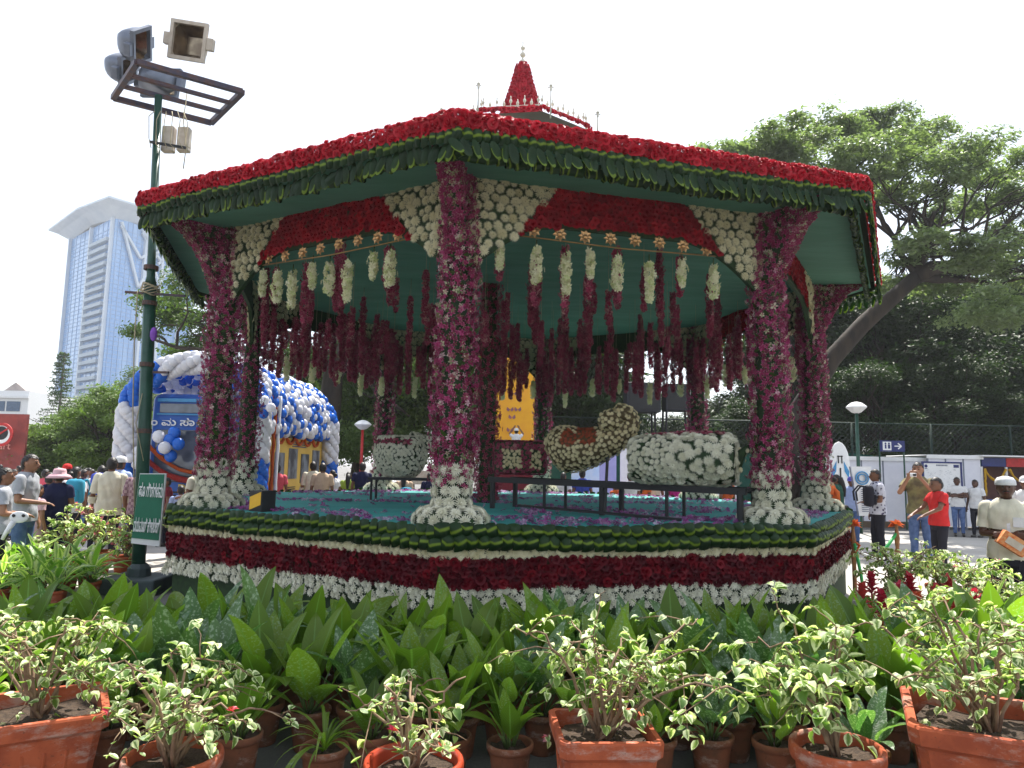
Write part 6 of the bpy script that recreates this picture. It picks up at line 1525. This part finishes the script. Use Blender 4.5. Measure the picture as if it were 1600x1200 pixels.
    if hair != 'bald':
        msk = (kn_ == 'head') & ((hl[:, 2] > .52 - .0 * hl[:, 1]) | ((hl[:, 1] < .12) & (hl[:, 2] > -.35)) | ((hl[:, 1] < -.3) & (hl[:, 2] > -.8))) & ~((np.abs(hl[:, 0]) > .95) & (hl[:, 2] < .2))
    else: msk = (kn_ == 'head') & (hl[:, 1] < .25) & (hl[:, 2] > -.6) & (hl[:, 2] < .45) & ~((np.abs(hl[:, 0]) > .95) & (hl[:, 2] < .2))
    sub(msk, .012 + .006 * np.sin(P[:, 0] * 300) * np.sin(P[:, 1] * 210) if hair != 'bald' else .006, 'hair', hm)
    if hair == 'long': m2 = MB(); tube(m2, [(hc + Vector((0, -.07, .04))) * s, (hc + Vector((0, -.11, -.08))) * s, Vector((0, -.13, 1.38)) * s, Vector((0, -.14, 1.2)) * s], [.07 * s, .075 * s, .06 * s, .03 * s], 10); m2.obj('hair', hm, t)
    if hair == 'bun': m2 = MB(); sphere(m2, (hc + Vector((0, -.12, -.02))) * s, .055 * s, 12, 8); m2.obj('hair', hm, t)
    if face:
        for sx in (-1, 1): m2 = MB(); sphere(m2, (hc + Vector((sx * .029, .087 * hs, .006))) * s, (.013 * s, .008 * s, .008 * s), 8, 6); m2.obj('eye', M_eye, t)
        m2 = MB(); [tube(m2, [(hc + Vector((sx * .014, .096 * hs, .027))) * s, (hc + Vector((sx * .032, .093 * hs, .034))) * s, (hc + Vector((sx * .05, .078 * hs, .026))) * s], .0045 * s, 5) for sx in (-1, 1)]; m2.obj('eyebrows', M_hair, t)
        m2 = MB(); tube(m2, [(hc + Vector((-.022, .101 * hs, -.05))) * s, (hc + Vector((0, .108 * hs, -.05))) * s, (hc + Vector((.022, .101 * hs, -.05))) * s], .004 * s, 5); m2.obj('mouth', mat('lip', (.16, .04, .035)) if 'lip' not in bpy.data.materials else bpy.data.materials['lip'], t)
        if face == 'moustache': m2 = MB(); tube(m2, [(hc + Vector((-.034, .094 * hs, -.042))) * s, (hc + Vector((0, .112 * hs, -.034))) * s, (hc + Vector((.034, .094 * hs, -.042))) * s], [.004 * s, .009 * s, .004 * s], 6); m2.obj('moustache', M_hair, t)
    if hat:
        kind, hmt = hat; m2 = MB()
        if kind == 'cap': lathe(m2, [(.098 * s, .02 * s), (.098 * s, .05 * s), (.085 * s, .10 * s), (.05 * s, .13 * s), (0, .138 * s)], 18, hc * s, sy=1.12); m2.add([((hc.x + x) * s, (hc.y + y) * s, (hc.z + z_) * s) for x, y, z_ in ((-.08, .06, .03), (.08, .06, .03), (.06, .18, .015), (-.06, .18, .015), (0, .2, .018), (0, .08, .045))], [(0, 3, 5), (3, 4, 5), (4, 2, 5), (2, 1, 5)])
        elif kind == 'skullcap': lathe(m2, [(.093 * s, .025 * s), (.097 * s, .035 * s), (.092 * s, .075 * s), (.07 * s, .105 * s), (0, .125 * s)], 18, hc * s, sy=1.15)
        else: lathe(m2, [(.19 * s, -.035 * s), (.20 * s, -.03 * s), (.15 * s, .02 * s), (.103 * s, .035 * s), (.10 * s, .08 * s), (.085 * s, .12 * s), (0, .135 * s)], 24, hc * s)
        m2.obj('hat', hmt, t)
    if shawl: 
        m2 = MB(); tube(m2, [Vector((-.19, .02, 1.42)) * s, Vector((-.05, .135, 1.30)) * s, Vector((.10, .14, 1.1)) * s, Vector((.2, .08, .92)) * s], [.05 * s, .06 * s, .06 * s, .05 * s], 8); tube(m2, [Vector((-.17, .0, 1.43)) * s, Vector((-.15, -.13, 1.3)) * s, Vector((-.12, -.15, 1.0)) * s], [.05 * s, .06 * s, .05 * s], 8); m2.obj('sash', shawl, t)
    bpy.data.meshes.remove(ev); return t
def at(px, pytop, D, H=None):
    q = U(px, pytop, D); return (q.x, q.y), (q.z * .985 if H is None else H)
W_ = cloth('white_shirt', (.72, .72, .72)); WK = cloth('cream_shirt', (.70, .66, .52)); GP = cloth('grey_polo', (.42, .44, .48)); DN = cloth('blue_denim', (.07, .12, .26), (.11, .17, .34), 14); DK = cloth('dark_trousers', (.02, .02, .03)); NV = cloth('navy_cloth', (.015, .018, .06))
BR_ = cloth('brown_trousers', (.06, .035, .03)); GY = cloth('grey_trousers', (.30, .30, .31)); LB = cloth('light_blue_shirt', (.38, .46, .72)); PK = cloth('pink_shirt', (.65, .10, .14)); PL = cloth('pale_pink', (.62, .40, .44)); MR = cloth('maroon_cloth', (.16, .02, .03))
OR = cloth('orange_sari', (.62, .14, .03), (.5, .09, .02)); GR = cloth('green_cloth_dress', (.30, .42, .06)); TN = cloth('tan_shirt', (.55, .40, .28)); OL = cloth('olive_shirt', (.24, .22, .10), (.12, .10, .06)); RD = cloth('red_shirt', (.62, .03, .03)); BL_ = cloth('blue_shirt', (.05, .08, .42)); TL = cloth('teal_cloth_shirt', (.04, .28, .42))
CKd = cloth('checked_shirt', (.62, .62, .70), None, 6, ((.06, .05, .10), 'v', 14)); PLD = cloth('plaid_shirt', (.45, .30, .32), None, 6, ((.22, .12, .15), 'c', 22))
def P_(label, px, py, D, yaw, shirt, legs, **k):
    xy, H = at(px, py, D); H = k.pop('H', H); return person(label, xy, H, yaw, shirt, legs, **k)
rad = math.radians
# left crowd
P_('man in grey polo shirt and jeans with red backpack straps near the left edge', 46, 709, 9.6, rad(-80), GP, DN, arms=('down', 'front'), skin=2, sleeve=.75, voxel=.011)
P_('person with long dark hair in grey top carrying a white mask, far left', 6, 730, 8.8, rad(-50), GP, DK, arms=('front', 'front'), hair='long', skin=2, voxel=.011)
P_('woman in navy dress and wide pale pink sun hat seen from behind', 93, 732, 10.9, rad(8), NV, NV, arms=('front', 'front'), skirt=NV, hat=('sunhat', cloth('pink_hat', (.72, .45, .50))), voxel=.012, fat=1.15, longshirt=.1)
P_('young man in cream shirt and dark trousers seen from behind left of green notice', 176, 714, 12.0, rad(20), WK, DK, sleeve=1.6, longshirt=.08, voxel=.012)
P_('man in white cap and light blue shirt beside the man in cream shirt', 188, 713, 13.0, rad(-10), LB, GY, hat=('cap', W_), sleeve=.8)
P_('man in white shirt with blue backpack behind the man in cream shirt', 160, 727, 13.4, rad(30), W_, DK)
P_('person in plaid shirt standing just behind the green notice', 224, 721, 11.6, rad(5), PLD, DK, sleeve=.9)
P_('person in maroon top left of the woman in the pink hat', 78, 738, 12.2, rad(0), MR, DK)
P_('child in pale pink frock beside the man in grey polo', 58, 758, 10.6, rad(-20), PL, PL, skirt=PL, H=1.30, hair='long', skin=2, child=True)
P_('woman in pale kurta with teal backpack right of the pink hat', 118, 729, 12.5, rad(-10), W_, DK, hair='bun')
P_('person in coral cap in the crowd behind the pink hat', 105, 725, 15, rad(10), MR, DK, hat=('cap', RD))
P_('grey-haired man in cream shirt facing left beside the left pillars', 312, 722, 12.6, rad(75), WK, GY, hair='bald', hairm=M_grey_hair, skin=0, arms=('front', 'front'), fat=1.15, voxel=.012)
P_('dark-haired man bending in light blue shirt near the bus front', 284, 752, 13.0, rad(40), LB, DK, H=1.25)
P_('person in maroon top before the bus front', 262, 755, 14.5, rad(120), MR, DK, H=1.35)
cr = random.Random(5); cols = [W_, PK, NV, TN, BL_, OR, GY, MR, TL, GR, WK]
for i in range(13):
    px = (20, 70, 130, 145, 205, 215, 140, 90, 30, 232, 122, 0, 182)[i]; D = 15 + i * .75
    xy, H = at(px, 738 + cr.uniform(-4, 5), D); c_ = cols[i % 11]
    person('distant visitor in %s in the left crowd, near the %s' % (c_.name.replace('_', ' ').replace('cloth ', ''), ('red hoarding', 'man in grey polo', 'woman in pink hat', 'light green trees', 'lamp post', 'balloon column')[i % 6]), xy, min(1.75, max(1.45, H)), cr.uniform(0, 6.28), c_, DK if i % 2 else DN, voxel=.02, hair='long' if i % 3 == 0 else 'short', face=False, group='distant visitors left of the bus')
# between left pillars and the middle pillar
P_('man in bright pink T-shirt seen from behind facing the bus', 434, 725, 17.6, rad(15), PK, DN, sleeve=.7)
P_('woman in pale top at the right of the rear left pillar', 410, 731, 17.2, rad(-60), W_, NV, hair='long')
P_('man in tan shirt seen from behind, in front of the poster panel', 505, 723, 17.0, rad(10), TN, DK, sleeve=.8)
P_('man in white shirt left of the man in tan shirt', 490, 721, 18.2, rad(20), WK, DK, sleeve=1.5)
P_('young woman in pale blue top looking left near the rear balloon column', 521, 734, 18.6, rad(60), W_, DN, hair='bun')
P_('woman in green dress with a long black plait', 545, 737, 19.2, rad(5), GR, GR, skirt=GR, hair='long')
P_('man in navy shirt seen from behind by the rear left pillar', 567, 722, 18.4, rad(10), NV, DK)
P_('long-haired woman with a teal bag behind the pot-shaped instrument', 632, 737, 18.0, rad(0), TN, DK, hair='long')
P_('person in dark top between the pot-shaped instrument and the middle pillar', 672, 738, 18.8, rad(20), NV, DK)
P_('dark-haired visitor behind the white rear pillar base', 610, 744, 21, rad(0), W_, DK, H=1.45)
# centre, under the instruments
P_('man in royal blue shirt seen below the curl-necked instrument', 910, 733, 18.2, rad(0), BL_, DK)
P_('person in white shirt left of the man in royal blue', 880, 738, 19, rad(-30), W_, DK)
P_('woman in rust-coloured sari crouching right of the man in royal blue', 962, 748, 18.5, rad(40), OR, OR, skirt=OR, hair='bun', H=1.35)
P_('boy in white numbered jersey seen below the drum', 985, 738, 18.3, rad(5), W_, DN)
P_('woman in orange sari right of the boy in the jersey', 1003, 742, 18.8, rad(-20), OR, OR, skirt=OR, hair='long')
P_('person in cream shirt below the left end of the white drum', 1022, 738, 19.2, rad(0), WK, DK)
P_('woman in magenta sari behind the big white drum', 1055, 742, 19, rad(0), cloth('magenta_sari', (.45, .02, .22)), NV, hair='bun')
P_('woman in patterned orange sari beside the right pillar', 1135, 740, 17.5, rad(30), OR, OR, skirt=OR, hair='long')
P_('small figure in white shirt and cap before the yellow backdrop', 807, 670, 22.5, rad(0), W_, DK, arms=('up', 'up'), hat=('cap', W_), H=1.3)
bpy.data.objects[[o.name for o in col.objects if o.get('label', '').startswith('small figure in white')][0]].location.z = U(807, 670, 22.5).z - 1.3
t = thing('stage_box', 'dark red plinth in front of the yellow backdrop', 'plinth', (U(807, 700, 22.5).x, 22.5, 0)); part('plinth', lambda b: box(b, (0, 0, (U(807, 670, 22.5).z - 1.3) / 2), (1.6, .9, U(807, 670, 22.5).z - 1.32)), MR, t)
# right side
P_('woman in orange sari seen beside the right pillars, head turned left', 1296, 739, 16.0, rad(70), OR, OR, skirt=OR, hair='bun', arms=('front', 'front'), shawl=OR)
P_('woman in dark green beside the woman in orange sari', 1308, 741, 16.8, rad(60), cloth('dark_green_sari', (.03, .10, .07)), NV, hair='long')
P_('child in blue and white shirt near the left flower-topped post', 1322, 776, 14.8, rad(40), LB, NV, H=1.05, child=True)
P_('man in purple cap half hidden by the standing banner', 1330, 745, 17.6, rad(150), LB, DN, hat=('cap', cloth('purple_cap', (.12, .10, .45))))
P_('boy in black and white patterned shirt with a backpack, facing left', 1369, 733, 14.6, rad(80), CKd, DK, arms=('front', 'down'), sleeve=.7, gait=.3, voxel=.012)
P_('man in olive shirt and jeans holding up a white camera', 1434, 722, 13.6, rad(140), OL, DN, arms=('camera', 'camera'), sleeve=.6, gait=.2, voxel=.012, skin=2)
P_('boy in red and white shirt reaching toward the man with the camera', 1464, 747, 12.8, rad(95), RD, DK, arms=('reach', 'reach'), sleeve=.6, child=True, voxel=.012)
P_('young man in white T-shirt with arms crossed before the white display board', 1494, 736, 20.6, rad(152), W_, DN, arms=('cross', 'cross'), skin=1, H=1.66, voxel=.014)
P_('slim young man in white T-shirt looking left beside the garlanded stall', 1523, 742, 20.4, rad(120), W_, DK, skin=1, H=1.6, voxel=.014)
pm = P_('moustached man in cream shirt and white skullcap holding an orange box', 1570, 743, 7.6, rad(148), WK, DK, arms=('book', 'book'), sleeve=.8, hat=('skullcap', W_), face='moustache', skin=1, fat=1.0, voxel=.0095)
P_('person in white shirt and cap at the right edge behind the moustached man', 1602, 744, 13, rad(145), W_, DK, hat=('cap', W_))
# collar, placket and pocket of the moustached man's shirt
s_ = 0.94
def collar(b):
    for sx in (-1, 1): b.add([(sx * .012, .088, 1.385), (sx * .075, .045, 1.475), (sx * .085, .075, 1.405), (sx * .045, .112, 1.345)], [(0, 1, 2), (0, 2, 3)] if sx > 0 else [(0, 2, 1), (0, 3, 2)])
Hm = max(v.co.z for v in [c for c in pm.children if c.name.startswith('body')][0].data.vertices); s_ = Hm / 1.712
mbc = MB(); collar(mbc); oc_ = mbc.obj('collar', W_, pm, False); oc_.scale = (s_, s_, s_)
mbc = MB(); strip(mbc, (0, .132, .95), (0, .135, 1.22), .03, .004, up=(0, 1, 0)); strip(mbc, (0, .135, 1.22), (0, .120, 1.36), .03, .004, up=(0, 1, 0)); box(mbc, (-.085, .137, 1.25), (.09, .006, .10)); oc_ = mbc.obj('placket_and_pocket', W_, pm, False); oc_.scale = (s_, s_, s_)
# carried things
mloc = Vector((pm.location.x, pm.location.y, 0)); t = thing('orange_box', 'orange patterned box held against the chest of the moustached man', 'box', mloc + Vector((-.14, -.26, 1.05)), -.3)
bx = part('carton', lambda b: box(b, (0, 0, 0), (.26, .10, .15), M=Matrix.Rotation(.6, 4, 'Y'), r=.006), cloth('orange_print', (.62, .14, .04), (.7, .35, .15), 20), t)
part('label_panel', lambda b: box(b, (0, -.053, 0), (.16, .004, .07), M=Matrix.Rotation(.6, 4, 'Y')), M_lamp_c, t)
def backpack(px, py, D, mt, label, yaw=0):
    q = U(px, py, D); t = thing('backpack', label, 'backpack', q, yaw); part('bag', lambda b: box(b, (0, 0, 0), (.30, .17, .42), r=.07), mt, t, True); part('pocket', lambda b: box(b, (0, -.10, -.07), (.22, .06, .2), r=.025), mt, t, True); part('strap', lambda b: [tube(b, [(sx, .06, .18), (sx, .16, .2), (sx, .26, .08), (sx, .24, -.1)], .018, 6) for sx in (-.1, .1)], mt, t, True)
backpack(1357, 775, 14.45, DK, 'black backpack on the back of the boy in patterned shirt', rad(80)); backpack(155, 757, 13.1, BL_, 'blue backpack on the man in white shirt left of the notice'); backpack(117, 768, 12.2, TL, 'teal backpack right of the pink sun hat'); backpack(634, 775, 17.8, TL, 'small teal bag on the long-haired woman behind the deck')
q = U(1427, 742, 13.25); t = thing('camera', 'small white camera held up by the man in olive shirt', 'camera', q, .2); part('body', lambda b: box(b, (0, 0, 0), (.12, .04, .07), r=.01), M_whitep, t); part('lens', lambda b: tube(b, [(0, -.02, 0), (0, -.05, 0)], .025, 12), M_black, t)
q = U(30, 808, 8.6); t = thing('white_mask', 'white paper mask with long handle carried at the far left', 'mask', q, .3)
part('mask', lambda b: sphere(b, (0, 0, 0), (.10, .02, .07), 14, 9), M_whitep, t, True); part('handle', lambda b: tube(b, [(-.05, 0, -.05), (-.12, 0, -.18), (-.15, 0, -.26)], [.035, .025, .02], 8), M_whitep, t, True); part('eye_spot', lambda b: [sphere(b, (sx, -.028, .02), (.02, .008, .02), 8, 5) for sx in (-.05, .05)], M_black, t, True)
# ================================================================= air
hz = MB(); box(hz, (0, 420, 38), (1100, 1000, 79)); hz_o = hz.obj('haze', [], None, False) if False else None
me = hz.mesh('haze', [], False); hz_o = link('haze', me); hz_o['kind'] = 'stuff'
m = bpy.data.materials.new('haze_air'); m.use_nodes = True; nt = m.node_tree; nt.nodes.clear()
pv = ND(nt, 'ShaderNodeVolumePrincipled', {'Density': .0006, 'Color': (.9, .94, 1, 1), 'Anisotropy': .3}); oo = nt.nodes.new('ShaderNodeOutputMaterial'); nt.links.new(pv.outputs[0], oo.inputs['Volume']); me.materials.append(m)
